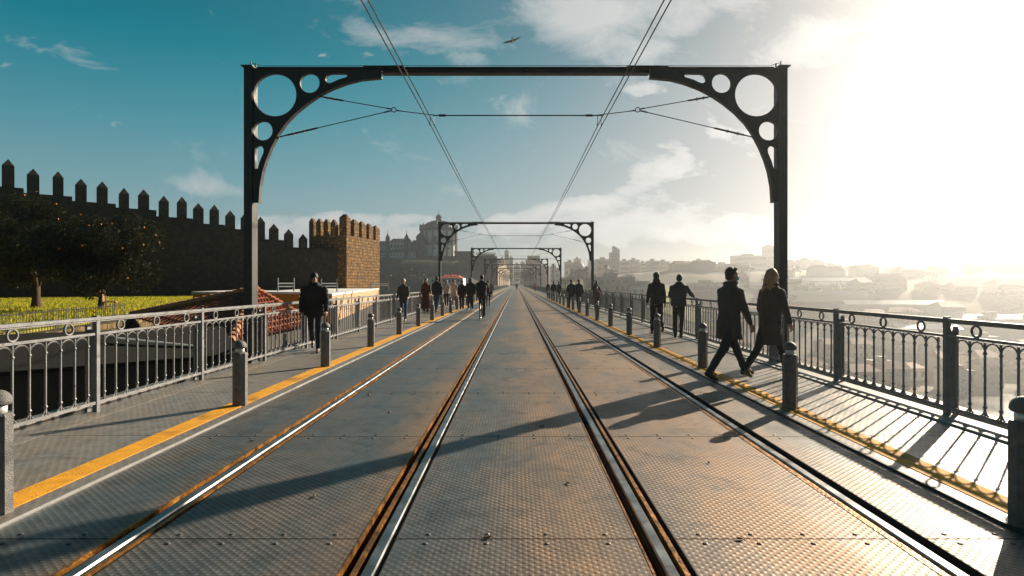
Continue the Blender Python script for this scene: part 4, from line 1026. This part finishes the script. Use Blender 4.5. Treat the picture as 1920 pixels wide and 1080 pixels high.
for px, top in ((730, 432), (765, 432)):
    x, z = mp_(px, top); x0, zz = mp_(px, 484); mb = MB(); mb.box(x - 1.0, x + 1.0, YM - 5.4, YM - 3, zz, mp_(0, 447)[1]); mb.lathe([(1.3, mp_(0, 447)[1]), (0.4, mp_(0, 441)[1]), (0.12, mp_(0, 438)[1]), (0.08, z)], 8, c=(x, YM - 4.2, 0)); mb.build('pinnacle', M['granite'], wg)
# retaining terraces of the rock
rk = empty('terrace_wall', (0, 0, 0), 0, 'huge dark stone retaining wall with buttresses beneath the monastery', 'retaining wall')
x0, zt_ = mp_(700, 486); x1, _ = mp_(930, 486)
yw = YM - 14
def P_(px, py, Y): v = at(px, py, Y); return v
a0, a1 = P_(785, 483, yw), P_(930, 483, yw)
mb = MB(); mb.box(a0.x, a1.x, yw, yw + 12, -40, a0.z); mb.build('wall', M['granite'], rk)
for k in range(13):
    xx = a0.x + (a1.x - a0.x) * k / 12; mb = MB(); mb.box(xx - .7, xx + .7, yw - 1.0, yw - .003, -40, a0.z - 1.5); mb.build('buttress', M['granite'], rk)
mb = MB(); mb.box(a0.x, a1.x, yw - .5, yw - .003, a0.z - 8.6, a0.z - 8.0); mb.box(a0.x - .5, a1.x + .5, yw - .8, yw + 12.5, a0.z + 0.002, a0.z + .8); mb.build('string_course', M['granite'], rk)
b0_, b1_ = P_(700, 488, yw + 6), P_(786, 488, yw + 6)
rb = empty('rock_wall', (0, 0, 0), 0, 'shadowed lower terrace wall beneath the monastery wing, right beside the tower', 'retaining wall')
mb = MB(); mb.box(b0_.x - 25, b1_.x, yw + 6, yw + 16, -40, b0_.z); mb.build('wall', M['granite'], rb)
mb = MB(); mb.box(b0_.x - 25, b1_.x - .2, yw + 5.7, yw + 16.3, b0_.z + .002, b0_.z + .7); mb.build('coping', M['granite'], rb)
# parapet block on the terrace, brown with a balustrade
pb = P_(852, 473, yw + 4); pc = P_(888, 473, yw + 4)
tbk = empty('terrace_block', (0, 0, 0), 0, 'low brown block on the terrace right of the round church', 'building')
mb = MB(); mb.box(pb.x, pc.x, yw + 4, yw + 11, a0.z + .85, pb.z); mb.build('wall', M['granite'], tbk); mb = MB(); mb.box(pb.x - .3, pc.x + .3, yw + 3.7, yw + 11.3, pb.z + .002, pb.z + .6); mb.build('roof', M['darkroof'], tbk)
pb = P_(894, 477, yw + 2); pc = P_(928, 477, yw + 2)
tbk = empty('terrace_block', (0, 0, 0), 0, 'low pale-topped block at the right end of the dark terrace wall', 'building')
mb = MB(); mb.box(pb.x, pc.x, yw + 2, yw + 10, a0.z + .85, pb.z); mb.build('wall', WALLS[3], tbk); mb = MB()
for k in range(10): mb.box(pb.x + (pc.x - pb.x) * k / 9 - .3, pb.x + (pc.x - pb.x) * k / 9 + .3, yw + 2, yw + 2.6, pb.z, pb.z + 1.2)
mb.build('parapet', WALLS[3], tbk)
# trees that grow on the rock face
for i, (px, py, Y) in enumerate(((722, 520, 300), (745, 526, 296), (768, 518, 300), (792, 528, 290), (730, 500, 312), (760, 498, 312))):
    p = at(px, py, Y); tree('tree', (p.x, Y, p.z - 6), 9, 6, 2, 1500, M['leaf'], M['bark'], 'dark tree on the shaded rock below the monastery, %s of its cluster' % nth(i), 'tree', 'trees on the rock', 130 + i, 0.5, fork=0)
# long white house with a red roof behind the walkers
p0, p1 = at(803, 521, 150), at(868, 521, 150); zb2 = at(0, 560, 150).z
lh = empty('long_house', (0, 0, 0), 0, 'long white house with small windows and a red roof behind the left walkers', 'house')
lh2 = MB(); lh2.box(p0.x, p1.x, 150, 158, -46, p0.z); lh2.build('wall', flat('bright_white', (0.8, 0.8, 0.78)), lh)
mb = MB(); mb.add([(p0.x + 3, 149.5, p0.z + .01), (p1.x - .5, 149.5, p0.z + .01), (p1.x - .5, 158.5, p0.z + .01), (p0.x + 3, 158.5, p0.z + .01), (p0.x + 4.3, 154, p0.z + 0.9), (p1.x - 1.6, 154, p0.z + 0.9)], [(0, 3, 2, 1), (0, 1, 5, 4), (1, 2, 5), (2, 3, 4, 5), (3, 0, 4)]); rf_ = mb.build('roof', flat('red_roof', (0.5, 0.06, 0.03)), lh)
for k in range(3): mb = MB(); xx = p0.x + 3.6 + k * 1.9; mb.box(xx, xx + .3, 152, 152.4, p0.z, p0.z + 1.2); mb.build('chimney', M['tile'], rf_)
for j in range(2):
    for k in range(11): mb = MB(); xx = p0.x + .9 + k * .75; mb.box(xx, xx + .33, 149.94, 150.05, p0.z - 1.1 - 1.25 * j, p0.z - .35 - 1.25 * j); mb.build('window', M['pane'], lh)
# golden-lit building fronts at the left of the bridge end
for i, (a, c, top, Y, ci) in enumerate(((927, 934, 493, 352, 3), (934, 941, 503, 372, 0))):
    p0, p1 = at(a, top, Y), at(c, top, Y); house((p0.x + p1.x) / 2, Y, -0.5, p1.x - p0.x, 16, p0.z, ci, ['tall golden-sided gatehouse at the left of the bridge end', 'lower arched house beyond the golden gatehouse'][i], R(-18), 'gable', 'gatehouse', 'building', None)

# ================================================================== PEOPLE
def remesh(mb, name, m, vox, parent=None, disp=0.0, dscale=9.0, quilt=0.0, smooth_it=3, seed=0):
    me = mb.mesh(name, m)
    o = bpy.data.objects.new(name, me); COL.objects.link(o)
    md = o.modifiers.new('r', 'REMESH'); md.mode = 'VOXEL'; md.voxel_size = vox; md.use_smooth_shade = True
    if smooth_it:
        ms = o.modifiers.new('s', 'SMOOTH'); ms.iterations = smooth_it; ms.factor = 0.5
    dg = bpy.context.evaluated_depsgraph_get()
    nm = bpy.data.meshes.new_from_object(o.evaluated_get(dg)); nm.name = name
    bpy.data.objects.remove(o); bpy.data.meshes.remove(me)
    if not nm.materials: nm.materials.append(m)
    else: nm.materials[0] = m
    if disp or quilt:
        off = Vector((seed * 3.1, seed * 1.7, 0))
        for v in nm.vertices:
            d = disp * (noise.noise(Vector((v.co.x * dscale, v.co.y * dscale, v.co.z * dscale * 0.6)) + off) + 0.5 * noise.noise(v.co * dscale * 2.3 + off))
            if quilt: d += quilt * abs(math.sin(v.co.z * math.pi / 0.085))
            v.co += v.normal * d
    nm.polygons.foreach_set('use_smooth', [True] * len(nm.polygons))
    nm.update()
    return link(name, nm, parent)

def person(loc, heading, label, height=1.72, lleg=(18, 4), rleg=(-18, 22), larm=(14, 8, 12), rarm=(-14, 8, 20), top='jacket', topc=(0.02, 0.02, 0.022), legc=(0.02, 0.022, 0.03), hair='short', hairc=(0.03, 0.02, 0.015), shoec=(0.02, 0.02, 0.02), lean=3, head_turn=0, wide=1.0, detail=0, hem=None, mask=None, bag=None, quilt=0.0, legs='trousers', seat=False, group=None, armskin=False):
    rs = height / 1.72
    hipz = 0.90; hw = 0.085
    S = lambda a: math.sin(R(a)); C = lambda a: math.cos(R(a))
    J = {}
    for nm, s, (th, kn) in (('l', -1, lleg), ('r', 1, rleg)):
        hip = Vector((s * hw, 0, hipz)); knee = hip + Vector((s * 0.01, S(th), -C(th))) * 0.43
        sh = th - kn; ank = knee + Vector((0, S(sh), -C(sh))) * 0.41
        J[nm] = (hip, knee, ank, sh)
    lowest = min(J['l'][2].z - (0.075 if J['l'][3] > -25 else 0.12), J['r'][2].z - (0.075 if J['r'][3] > -25 else 0.12))
    dzz = -lowest if not seat else 0
    sp = Vector((0, S(lean), C(lean)))
    def T(p): return Vector((p.x, p.y, p.z + dzz))
    pel = Vector((0, 0, hipz + 0.02)); chest = pel + sp * 0.34; sho = pel + sp * 0.50; neck = pel + sp * 0.56; headc = pel + sp * 0.69 + Vector((0, 0.015, 0))
    sw = 0.168 * wide
    A = {}
    for nm, s, (f, o_, e) in (('l', -1, larm), ('r', 1, rarm)):
        a0 = sho + Vector((s * sw, 0, -0.02)); up = Vector((s * S(o_), S(f) * C(o_), -C(f) * C(o_))); el = a0 + up * 0.29
        f2 = f + e; fo = Vector((s * S(o_) * 0.5, S(f2), -C(f2))).normalized(); wr = el + fo * 0.25
        A[nm] = (a0, el, wr, fo)
    vox = [0.030, 0.017, 0.0095][detail]
    skin = M['skin']
    mb = MB()
    Mh = Matrix.Rotation(R(head_turn), 3, 'Z')
    hc = T(headc)
    mb.ell(hc, (0.073, 0.092, 0.108), M=Mh)
    mb.ell(hc + Mh @ Vector((0, 0.02, -0.055)), (0.055, 0.068, 0.062), M=Mh)       # jaw
    nf = lambda x, y, z: hc + Mh @ Vector((x, y, z))
    mb.cap(nf(0, 0.088, 0.005), nf(0, 0.112, -0.030), 0.010, 0.015)                 # nose
    mb.ell(nf(0, 0.082, -0.060), (0.026, 0.014, 0.010), 8, 6, M=Mh)                 # lips
    mb.ell(nf(0, 0.078, -0.092), (0.024, 0.018, 0.018), 8, 6, M=Mh)                 # chin
    for s in (-1, 1):
        mb.ell(nf(s * 0.075, -0.005, -0.012), (0.012, 0.020, 0.032), 8, 6, M=Mh)    # ear
        mb.ell(nf(s * 0.032, 0.078, 0.022), (0.020, 0.014, 0.008), 8, 6, M=Mh)      # brow
    mb.cap(T(neck - sp * 0.06), T(neck + sp * 0.07), 0.058, 0.052)
    mb.loft([(0, T(pel).y + 0, T(pel).z - 0.10, 0.13, 0.09), (0, 0, T(pel).z, 0.155, 0.105), (0, chest.y * 0.5, T(pel).z + 0.16, 0.135, 0.095), (0, chest.y, T(chest).z, 0.15, 0.10), (0, sho.y, T(sho).z - 0.07, 0.13, 0.08), (0, neck.y, T(neck).z - 0.02, 0.06, 0.06)])
    for nm in 'lr':
        hip, knee, ank, sh = [T(q) if isinstance(q, Vector) else q for q in J[nm]]
        mb.cap(hip, knee, 0.080, 0.052); mb.cap(knee, ank, 0.050, 0.036); mb.cap(ank, ank + Vector((0, 0.10, -0.035)), 0.035, 0.028)
        a0, el, wr, fo = [T(q) for q in A[nm][:3]] + [A[nm][3]]
        s = -1 if nm == 'l' else 1
        mb.cap(a0 - Vector((s * 0.01, 0, 0.05)), el, 0.042, 0.036); mb.cap(el, wr, 0.036, 0.026)
        # hand: palm, four curled fingers of unequal length, thumb from the side of the palm
        side = Vector((0, 1, 0)) - fo * fo.y; side.normalize(); inn = Vector((-s, 0, 0))
        pc = wr + fo * 0.045
        mb.cap(wr, wr + fo * 0.03, 0.024, 0.027)
        for q, (off, ln) in enumerate(((0.030, 0.068), (0.011, 0.078), (-0.010, 0.072), (-0.029, 0.056))):
            b_ = wr + fo * 0.085 + side * off; kn_ = b_ + (fo * 0.8 + inn * 0.35).normalized() * ln * 0.5; tp = kn_ + (fo * 0.5 + inn * 0.85).normalized() * ln * 0.5
            mb.cap(wr + fo * 0.02 + side * off * 0.8, b_, 0.0125, 0.0115, 7); mb.cap(b_, kn_, 0.0105, 0.0095, 7); mb.cap(kn_, tp, 0.0095, 0.0075, 7)
        tb_ = wr + fo * 0.025 + side * 0.028; tk = tb_ + (side * 0.7 + fo * 0.7 + inn * 0.3).normalized() * 0.038; mb.cap(tb_, tk, 0.014, 0.011, 7); mb.cap(tk, tk + (fo + inn * 0.5).normalized() * 0.03, 0.011, 0.008, 7)
    body = remesh(mb, 'person', skin, vox, smooth_it=1)
    tag(body, label, 'person', group)
    cm = flat('cloth_%02x%02x%02x' % tuple(int(c * 255) for c in topc), topc, 0.85, bump=0.3, bscale=60)
    lm = flat('cloth_%02x%02x%02x' % tuple(int(c * 255) for c in legc), legc, 0.85, bump=0.3, bscale=60)
    # upper garment
    hz = hem if hem is not None else {'jacket': 0.84, 'coat': 0.62, 'dress': 0.22}[top]
    mb = MB(); z0 = dzz; w_ = wide
    fl = {'jacket': 1.0, 'coat': 1.12, 'dress': 1.35}[top]
    secs = [(0, 0, hz + z0, 0.190 * fl * w_, 0.135 * fl), (0, 0, (hz + 0.90) / 2 + z0, 0.185 * (1 + fl) / 2 * w_, 0.135 * (1 + fl) / 2)] if hz < 0.8 else [(0, 0, hz + z0, 0.175 * w_, 0.128)]
    secs += [(0, 0.0, 0.93 + z0, 0.178 * w_, 0.130), (0, sp.y * 0.2, pel.z + 0.18 + z0, 0.172 * w_, 0.124), (0, chest.y, chest.z + z0, 0.192 * w_, 0.138), (0, sho.y, sho.z - 0.07 + z0, 0.188 * w_, 0.120), (0, sho.y, sho.z - 0.01 + z0, 0.155 * w_, 0.100), (0, neck.y, neck.z - 0.02 + z0, 0.098 * w_, 0.080), (0, neck.y, neck.z + 0.03 + z0, 0.068, 0.070)]
    mb.loft(secs, sq=2.1)
    for nm in 'lr':
        a0, el, wr, fo = [T(q) for q in A[nm][:3]] + [A[nm][3]]
        mb.cap(a0 - Vector((0, 0, 0.045)), el, 0.064, 0.055); mb.cap(el, el + (wr - el) * 0.9, 0.056, 0.040)
    if top == 'coat' and detail: mb.tube([T(neck) + Vector((0.085 * math.cos(a), 0.085 * math.sin(a), 0.01 + 0.012 * math.sin(a))) for a in [6.283 * k / 14 for k in range(14)]], 0.024, 6, closed=True)
    remesh(mb, top, cm, vox, body, disp=0.012, quilt=quilt, seed=heading)
    # lower garment
    mb = MB()
    mb.ell(Vector((0, 0, hipz + z0)), (0.155, 0.115, 0.12))
    for nm in 'lr':
        hip, knee, ank, sh = [T(q) if isinstance(q, Vector) else q for q in J[nm]]
        mb.cap(hip, knee, 0.092, 0.066); mb.cap(knee, ank + Vector((0, 0, 0.015)), 0.064, 0.052)
    if legs == 'leggings':
        mb = MB(); mb.ell(Vector((0, 0, hipz + z0)), (0.15, 0.11, 0.12))
        for nm in 'lr':
            hip, knee, ank, sh = [T(q) if isinstance(q, Vector) else q for q in J[nm]]
            mb.cap(hip, knee, 0.086, 0.058); mb.cap(knee, knee.lerp(ank, .35), 0.056, 0.058); mb.cap(knee.lerp(ank, .35), ank, 0.056, 0.042)
    remesh(mb, 'trousers', lm, vox, body, disp=0.010, seed=heading + 3)
    sm_ = flat('shoe_%02x%02x%02x' % tuple(int(c * 255) for c in shoec), shoec, 0.5)
    for nm in 'lr':
        hip, knee, ank, sh = [T(q) if isinstance(q, Vector) else q for q in J[nm]]
        pit = min(0, sh + 18) * 1.1        # heel lifts behind
        toe = Vector((0, C(pit), S(pit))); dn = Vector((0, S(pit), -C(pit)))
        mb = MB(); c0 = ank + dn * 0.035
        mb.cap(c0 - toe * 0.035, c0 + toe * 0.06, 0.042, 0.040); mb.cap(c0 + toe * 0.05 + dn * 0.008, c0 + toe * 0.165 + dn * 0.012, 0.038, 0.030); mb.cap(ank, c0, 0.044, 0.042)
        remesh(mb, 'shoe', sm_, max(vox * 0.8, 0.010), body)
    # hair / headwear
    hm = flat('hair_%02x%02x%02x' % tuple(int(c * 255) for c in hairc), hairc, 0.6, bump=0.5, bscale=90)
    mb = MB()
    if hair == 'short':
        mb.ell(nf(0, -0.016, 0.022), (0.082, 0.092, 0.098), M=Mh); mb.ell(nf(0, -0.035, -0.03), (0.070, 0.062, 0.06), M=Mh); mb.ell(nf(0.01, 0.045, 0.085), (0.055, 0.045, 0.028), M=Mh)
    elif hair == 'long':
        mb.ell(nf(0, -0.016, 0.024), (0.088, 0.096, 0.102), M=Mh)
        mb.loft([(nf(0, -.055, 0).x, nf(0, -.06, 0).y, nf(0, 0, -0.33).z, 0.10, 0.045), (nf(0, -.055, 0).x, nf(0, -.065, 0).y, nf(0, 0, -0.22).z, 0.125, 0.06), (nf(0, -.05, 0).x, nf(0, -.05, 0).y, nf(0, 0, -0.10).z, 0.105, 0.070), (nf(0, -.03, 0).x, nf(0, -.03, 0).y, nf(0, 0, 0.02).z, 0.088, 0.080)])
    elif hair in ('cap', 'hood'):
        mb.ell(nf(0, -0.012, 0.02), (0.092, 0.108, 0.105), M=Mh)
        if hair == 'hood': mb.ell(nf(0, -0.06, -0.12), (0.11, 0.07, 0.06), M=Mh); mb.cap(nf(0, -0.03, -0.02), nf(0, -0.05, -0.1), 0.08, 0.09)
        else: mb.cap(nf(-0.03, 0.09, 0.035), nf(0.03, 0.09, 0.035), 0.022, 0.022)
    elif hair == 'bun':
        mb.ell(nf(0, -0.016, 0.022), (0.084, 0.094, 0.098), M=Mh); mb.ell(nf(0, -0.105, 0.05), (0.04, 0.04, 0.04), M=Mh)
    remesh(mb, {'cap': 'cap', 'hood': 'hood'}.get(hair, 'hair'), hm, vox, body, disp=0.008 if hair in ('short', 'long') else 0.0, dscale=24)
    if mask:
        mb = MB(); mb.ell(nf(0, 0.052, -0.050), (0.058, 0.066, 0.050), M=Mh); remesh(mb, 'face_mask', flat('mask_teal', mask, 0.8), vox, body)
    body.scale = (rs, rs, rs); body.location = loc; body.rotation_euler = (0, 0, -R(heading))
    return body
zwk = 0.012
BLK, NAVY, JEAN = (0.018, 0.017, 0.017), (0.02, 0.022, 0.032), (0.05, 0.09, 0.16)
# the couple, walking arm in arm toward the right rail
person((3.27, 8.85, zwk), 66, 'man in long dark coat and pale face mask striding beside a long-haired woman', 1.78, (30, 4), (-27, 12), (10, 8, 10), (6, 12, 16), 'coat', (0.06, 0.05, 0.042), (0.03, 0.03, 0.034), 'short', (0.03, 0.022, 0.016), head_turn=-12, wide=1.08, detail=2, hem=0.66, mask=(0.22, 0.42, 0.42))
person((3.86, 8.75, zwk), 60, 'woman with long fair hair in a knee-length coat beside the man in the face mask', 1.70, (-24, 20), (20, 2), (4, 12, 22), (12, 8, 10), 'coat', (0.075, 0.055, 0.045), (0.03, 0.025, 0.025), 'long', (0.42, 0.22, 0.09), head_turn=-18, wide=0.92, detail=2, hem=0.56, legs='leggings')
person((4.02, 16.5, zwk), 5, 'man in a dark hoodie walking away by the right railing ahead of the couple', 1.80, (16, 2), (-20, 34), (10, 8, 10), (-6, 8, 14), 'jacket', (0.03, 0.028, 0.026), BLK, 'hood', (0.03, 0.028, 0.026), detail=1)
person((4.37, 15.5, zwk), 25, 'stout person in a padded jacket leaning on the right railing', 1.70, (3, 3), (-8, 6), (26, 14, 50), (34, 20, 40), 'jacket', (0.05, 0.055, 0.05), BLK, 'short', (0.02, 0.02, 0.02), lean=9, wide=1.15, detail=1, quilt=0.008)
person((3.15, 33.0, zwk), 0, 'left one of two dark-clad walkers beyond the bollards on the right', 1.74, (16, 4), (-16, 20), topc=BLK, detail=0)
person((3.62, 33.3, zwk), 3, 'right one of two dark-clad walkers beyond the bollards on the right', 1.72, (-14, 16), (14, 4), topc=(0.03, 0.03, 0.03), detail=0, wide=1.1)
person((4.30, 31.0, zwk), 30, 'long-haired woman in a dark coat by the foot of the second portal', 1.62, (10, 4), (-8, 10), (20, 10, 50), (20, 10, 50), 'coat', BLK, BLK, 'long', (0.04, 0.03, 0.02), detail=0)
person((4.20, 30.0, zwk), 200, 'child in a brownish jacket beside the long-haired woman at the second portal', 1.30, (8, 4), (-8, 10), topc=(0.14, 0.08, 0.05), detail=0)
person((3.25, 50.0, zwk), 0, 'distant walker with a white bag on the right walkway', 1.74, topc=BLK, legc=(0.3, 0.3, 0.3), detail=0)
person((3.75, 50.8, zwk), 0, 'distant walker in a dark coat beside the one with the white bag', 1.72, top='coat', topc=BLK, detail=0)
person((3.75, 68, zwk), 180, 'distant walker in dark clothes near the fourth portal on the right', 1.72, topc=BLK, detail=0)
person((3.6, 110, zwk), 0, 'far walker in an orange jacket on the right side', 1.75, topc=(0.6, 0.16, 0.04), detail=0)
person((0.10, 132, 0), 0, 'lone far walker between the two tracks in the middle of the bridge', 1.80, topc=BLK, detail=0)
# left side
person((-4.30, 12.3, zwk), 168, 'large man in a black quilted puffer jacket on the left walkway before the tower', 1.70, (14, 4), (-18, 26), (10, 8, 16), (-8, 8, 20), 'jacket', (0.014, 0.014, 0.020), (0.015, 0.02, 0.035), 'hood', (0.012, 0.012, 0.014), lean=10, head_turn=20, wide=1.25, detail=1, quilt=0.018, hem=0.80)
person((-4.42, 22.6, zwk), 178, 'person in a pale cap and blue jeans by the left railing', 1.66, (12, 3), (-14, 16), (12, 8, 40), (10, 8, 30), 'jacket', (0.10, 0.085, 0.06), JEAN, 'cap', (0.55, 0.50, 0.42), detail=1)
person((-4.48, 28.6, zwk), 170, 'woman in a long rust-brown dress by the left railing', 1.72, (4, 2), (-4, 4), (10, 6, 30), (10, 6, 30), 'dress', (0.12, 0.035, 0.015), BLK, 'long', (0.02, 0.015, 0.012), detail=1)
person((-4.12, 29.8, zwk), 5, 'man in a dark jacket and blue jeans walking left of the second portal post', 1.86, (18, 3), (-18, 16), topc=NAVY, legc=JEAN, shoec=(0.35, 0.2, 0.12), detail=1, wide=1.1)
person((-4.42, 36.5, zwk), 180, 'dark-haired woman in a cream jacket facing the camera, left of the two', 1.70, (8, 2), (-8, 8), (16, 8, 60), (16, 8, 60), 'jacket', (0.62, 0.50, 0.40), BLK, 'long', (0.03, 0.015, 0.012), detail=1)
person((-4.02, 37.2, zwk), 184, 'dark-haired woman in a pale pinkish jacket facing the camera, right of the two', 1.72, (-8, 8), (8, 2), (16, 8, 40), (12, 8, 50), 'coat', (0.60, 0.44, 0.38), BLK, 'long', (0.04, 0.02, 0.012), detail=1)
person((-3.02, 32.0, 0), 0, 'walker in black with white shoes stepping over the yellow line on the left', 1.68, (12, 3), (-10, 14), topc=BLK, shoec=(0.5, 0.48, 0.45), detail=1, wide=1.1)
person((-2.50, 31.5, 0), 0, 'tall walker in black carrying a teal hood, between the outer rail and the bollards', 1.80, (-12, 14), (14, 3), topc=BLK, shoec=(0.6, 0.6, 0.6), hair='hood', hairc=(0.03, 0.10, 0.10), detail=1, wide=1.15)
person((-2.72, 33.5, 0), 0, 'walker in a long dark coat half hidden behind the pair in black', 1.74, (10, 3), (-10, 12), top='coat', topc=(0.03, 0.025, 0.03), detail=0)
person((-1.78, 36.5, 0), 0, 'walker in dark clothes half hidden behind the cyclist', 1.74, (22, 2), (-14, 26), topc=BLK, detail=0)
person((-2.6, 60, 0), 0, 'distant dark figure on the left lane beyond the second portal', 1.74, topc=BLK, detail=0)
person((-3.6, 74, zwk), 0, 'distant dark figure on the left walkway near the fourth portal', 1.74, topc=BLK, detail=0)

# cyclist and bicycle
def bicycle(loc, heading, label):
    t = empty('bicycle', loc, -R(heading), label, 'bicycle')
    fm = flat('bike_paint', (0.03, 0.03, 0.035), 0.3, metal=0.3); rb = flat('rubber', (0.02, 0.02, 0.02), 0.8); ch = flat('chrome', (0.6, 0.55, 0.5), 0.25, metal=0.9)
    mb = MB()
    bb, st_, hd, ra, fa = Vector((0, -0.05, 0.29)), Vector((0, -0.20, 0.82)), Vector((0, 0.36, 0.80)), Vector((0, -0.50, 0.34)), Vector((0, 0.56, 0.34))
    for a, c, r_ in ((bb, st_, .017), (st_ * .93 + bb * .07, hd, .016), (bb, hd - Vector((0, 0, .12)), .019), (hd + Vector((0, -.02, .08)), hd - Vector((0, -.02, .12)), .02)): mb.tube([a, c], r_, 8)
    for s in (-0.05, 0.05):
        mb.tube([bb + Vector((s * .6, 0, 0)), ra + Vector((s, 0, 0))], .010, 6); mb.tube([st_ - Vector((-s * .4, 0, .08)), ra + Vector((s, 0, 0))], .008, 6); mb.tube([hd - Vector((-s * .6, -.02, .12)), fa + Vector((s, 0, 0))], .013, 6)
    mb.build('frame', fm, t, True)
    for c in (ra, fa):
        mb = MB(); cyc = lambda r_, n=32: [c + Vector((0, r_ * math.cos(6.2832 * k / n), r_ * math.sin(6.2832 * k / n))) for k in range(n)]
        mb.tube(cyc(0.325), 0.018, 8, closed=True); w = mb.build('tyre', rb, t, True)
        mb = MB(); mb.tube(cyc(0.303), 0.009, 6, closed=True); mb.tube([c - Vector((.04, 0, 0)), c + Vector((.04, 0, 0))], .02, 8)
        for k in range(18): a = 6.2832 * k / 18; mb.tube([c, c + Vector((0, .303 * math.cos(a), .303 * math.sin(a)))], .0015, 3)
        mb.build('rim', ch, w, True)
    mb = MB(); mb.loft([(0, -.24, .84, .03, .13), (0, -.24, .87, .07, .14), (0, -.24, .885, .05, .11)]); mb.build('saddle', rb, t)
    mb = MB(); mb.tube([hd + Vector((0, -.02, .08)), hd + Vector((0, .04, .20))], .014, 6); mb.tube([hd + Vector((-.28, -.10, .22)), hd + Vector((-.16, .02, .21)), hd + Vector((.16, .02, .21)), hd + Vector((.28, -.10, .22))], .013, 6); mb.build('handlebar', ch, t)
    mb = MB(); mb.tube([bb + Vector((-.06, 0, 0)), bb + Vector((.06, 0, 0))], .014, 6)
    for s in (-1, 1):
        q = bb + Vector((s * .07, 0, -.165 * s)); mb.tube([bb + Vector((s * .06, 0, 0)), q], .010, 6); mb.box(q.x - .01 + s * .04, q.x + .01 + s * .04, q.y - .04, q.y + .04, q.z - .01, q.z + .01)
    mb.build('crank', ch, t)
    return t
bicycle((-1.42, 23.7, 0), 3, 'bicycle ridden away from the camera between the left rails')
cy_ = person((-1.42, 23.5, 0.055), 3, 'cyclist in a dark jacket riding away on the left lane', 1.80, (62, 66), (24, 26), (52, 10, 10), (52, 10, 10), 'jacket', (0.022, 0.02, 0.02), BLK, 'short', (0.02, 0.015, 0.012), lean=14, wide=1.12, detail=1, seat=True)

# ================================================================== GULL
def gull(loc):
    t = empty('seagull', loc, 0, 'gull gliding with spread wings in the sky above the first portal beam', 'bird')
    mb = MB(); mb.loft([(0, 0, -.26, .02, .02), (0, 0, -.18, .05, .05), (0, 0, -.02, .085, .075), (0, 0, .12, .065, .06), (0, 0, .20, .045, .045), (0, 0, .26, .04, .04), (0, 0, .30, .012, .012), (0, 0, .34, .006, .006)], 10)
    me = remesh(mb, 'body', M['gull'], 0.012, t)
    me.rotation_euler = (R(-75), 0, 0)
    for s in (-1, 1):
        secs = [(0.04, 0.10, -0.12, 0.02), (0.30, 0.16, -0.07, 0.10), (0.52, 0.11, -0.09, 0.12), (0.85, -0.05, -0.12, 0.03)]
        mb = MB(); rings = []
        for x, yl, yt, z in [(0.04, .10, -.12, .02), (.30, .17, -.06, .10), (.52, .12, -.08, .11), (.72, .02, -.11, .06), (.88, -.10, -.14, .01)]:
            rings.append([Vector((s * x, yl, z)), Vector((s * x, (yl + yt) / 2, z + .02)), Vector((s * x, yt, z)), Vector((s * x, (yl + yt) / 2, z - .008))])
        mb.rings(rings); mb.build('wing', M['gull'], t)
    mb = MB(); mb.prism([(-.03, -.24), (.03, -.24), (.08, -.40), (-.08, -.40)], -.01, .01); mb.build('tail', M['gull'], t)
    t.rotation_euler = (R(-35), R(-22), R(15)); t.scale = (0.82, 0.82, 0.82)
gull(at(960, 77, 42))

# ================================================================== AIR
mb = MB(); mb.box(-600, 880, -24, 884, -49, 45)
hz = bpy.data.materials.new('air'); hz.use_nodes = True
t = hz.node_tree; t.nodes.clear()
pv = N(t, 'ShaderNodeVolumePrincipled'); pv.inputs['Color'].default_value = (0.94, 0.97, 1.0, 1); pv.inputs['Density'].default_value = 0.0006; pv.inputs['Anisotropy'].default_value = 0.78
out = N(t, 'ShaderNodeOutputMaterial'); L(t, pv.outputs[0], out.inputs['Volume'])
hazeo = mb.build('haze', hz); hazeo['kind'] = 'stuff'
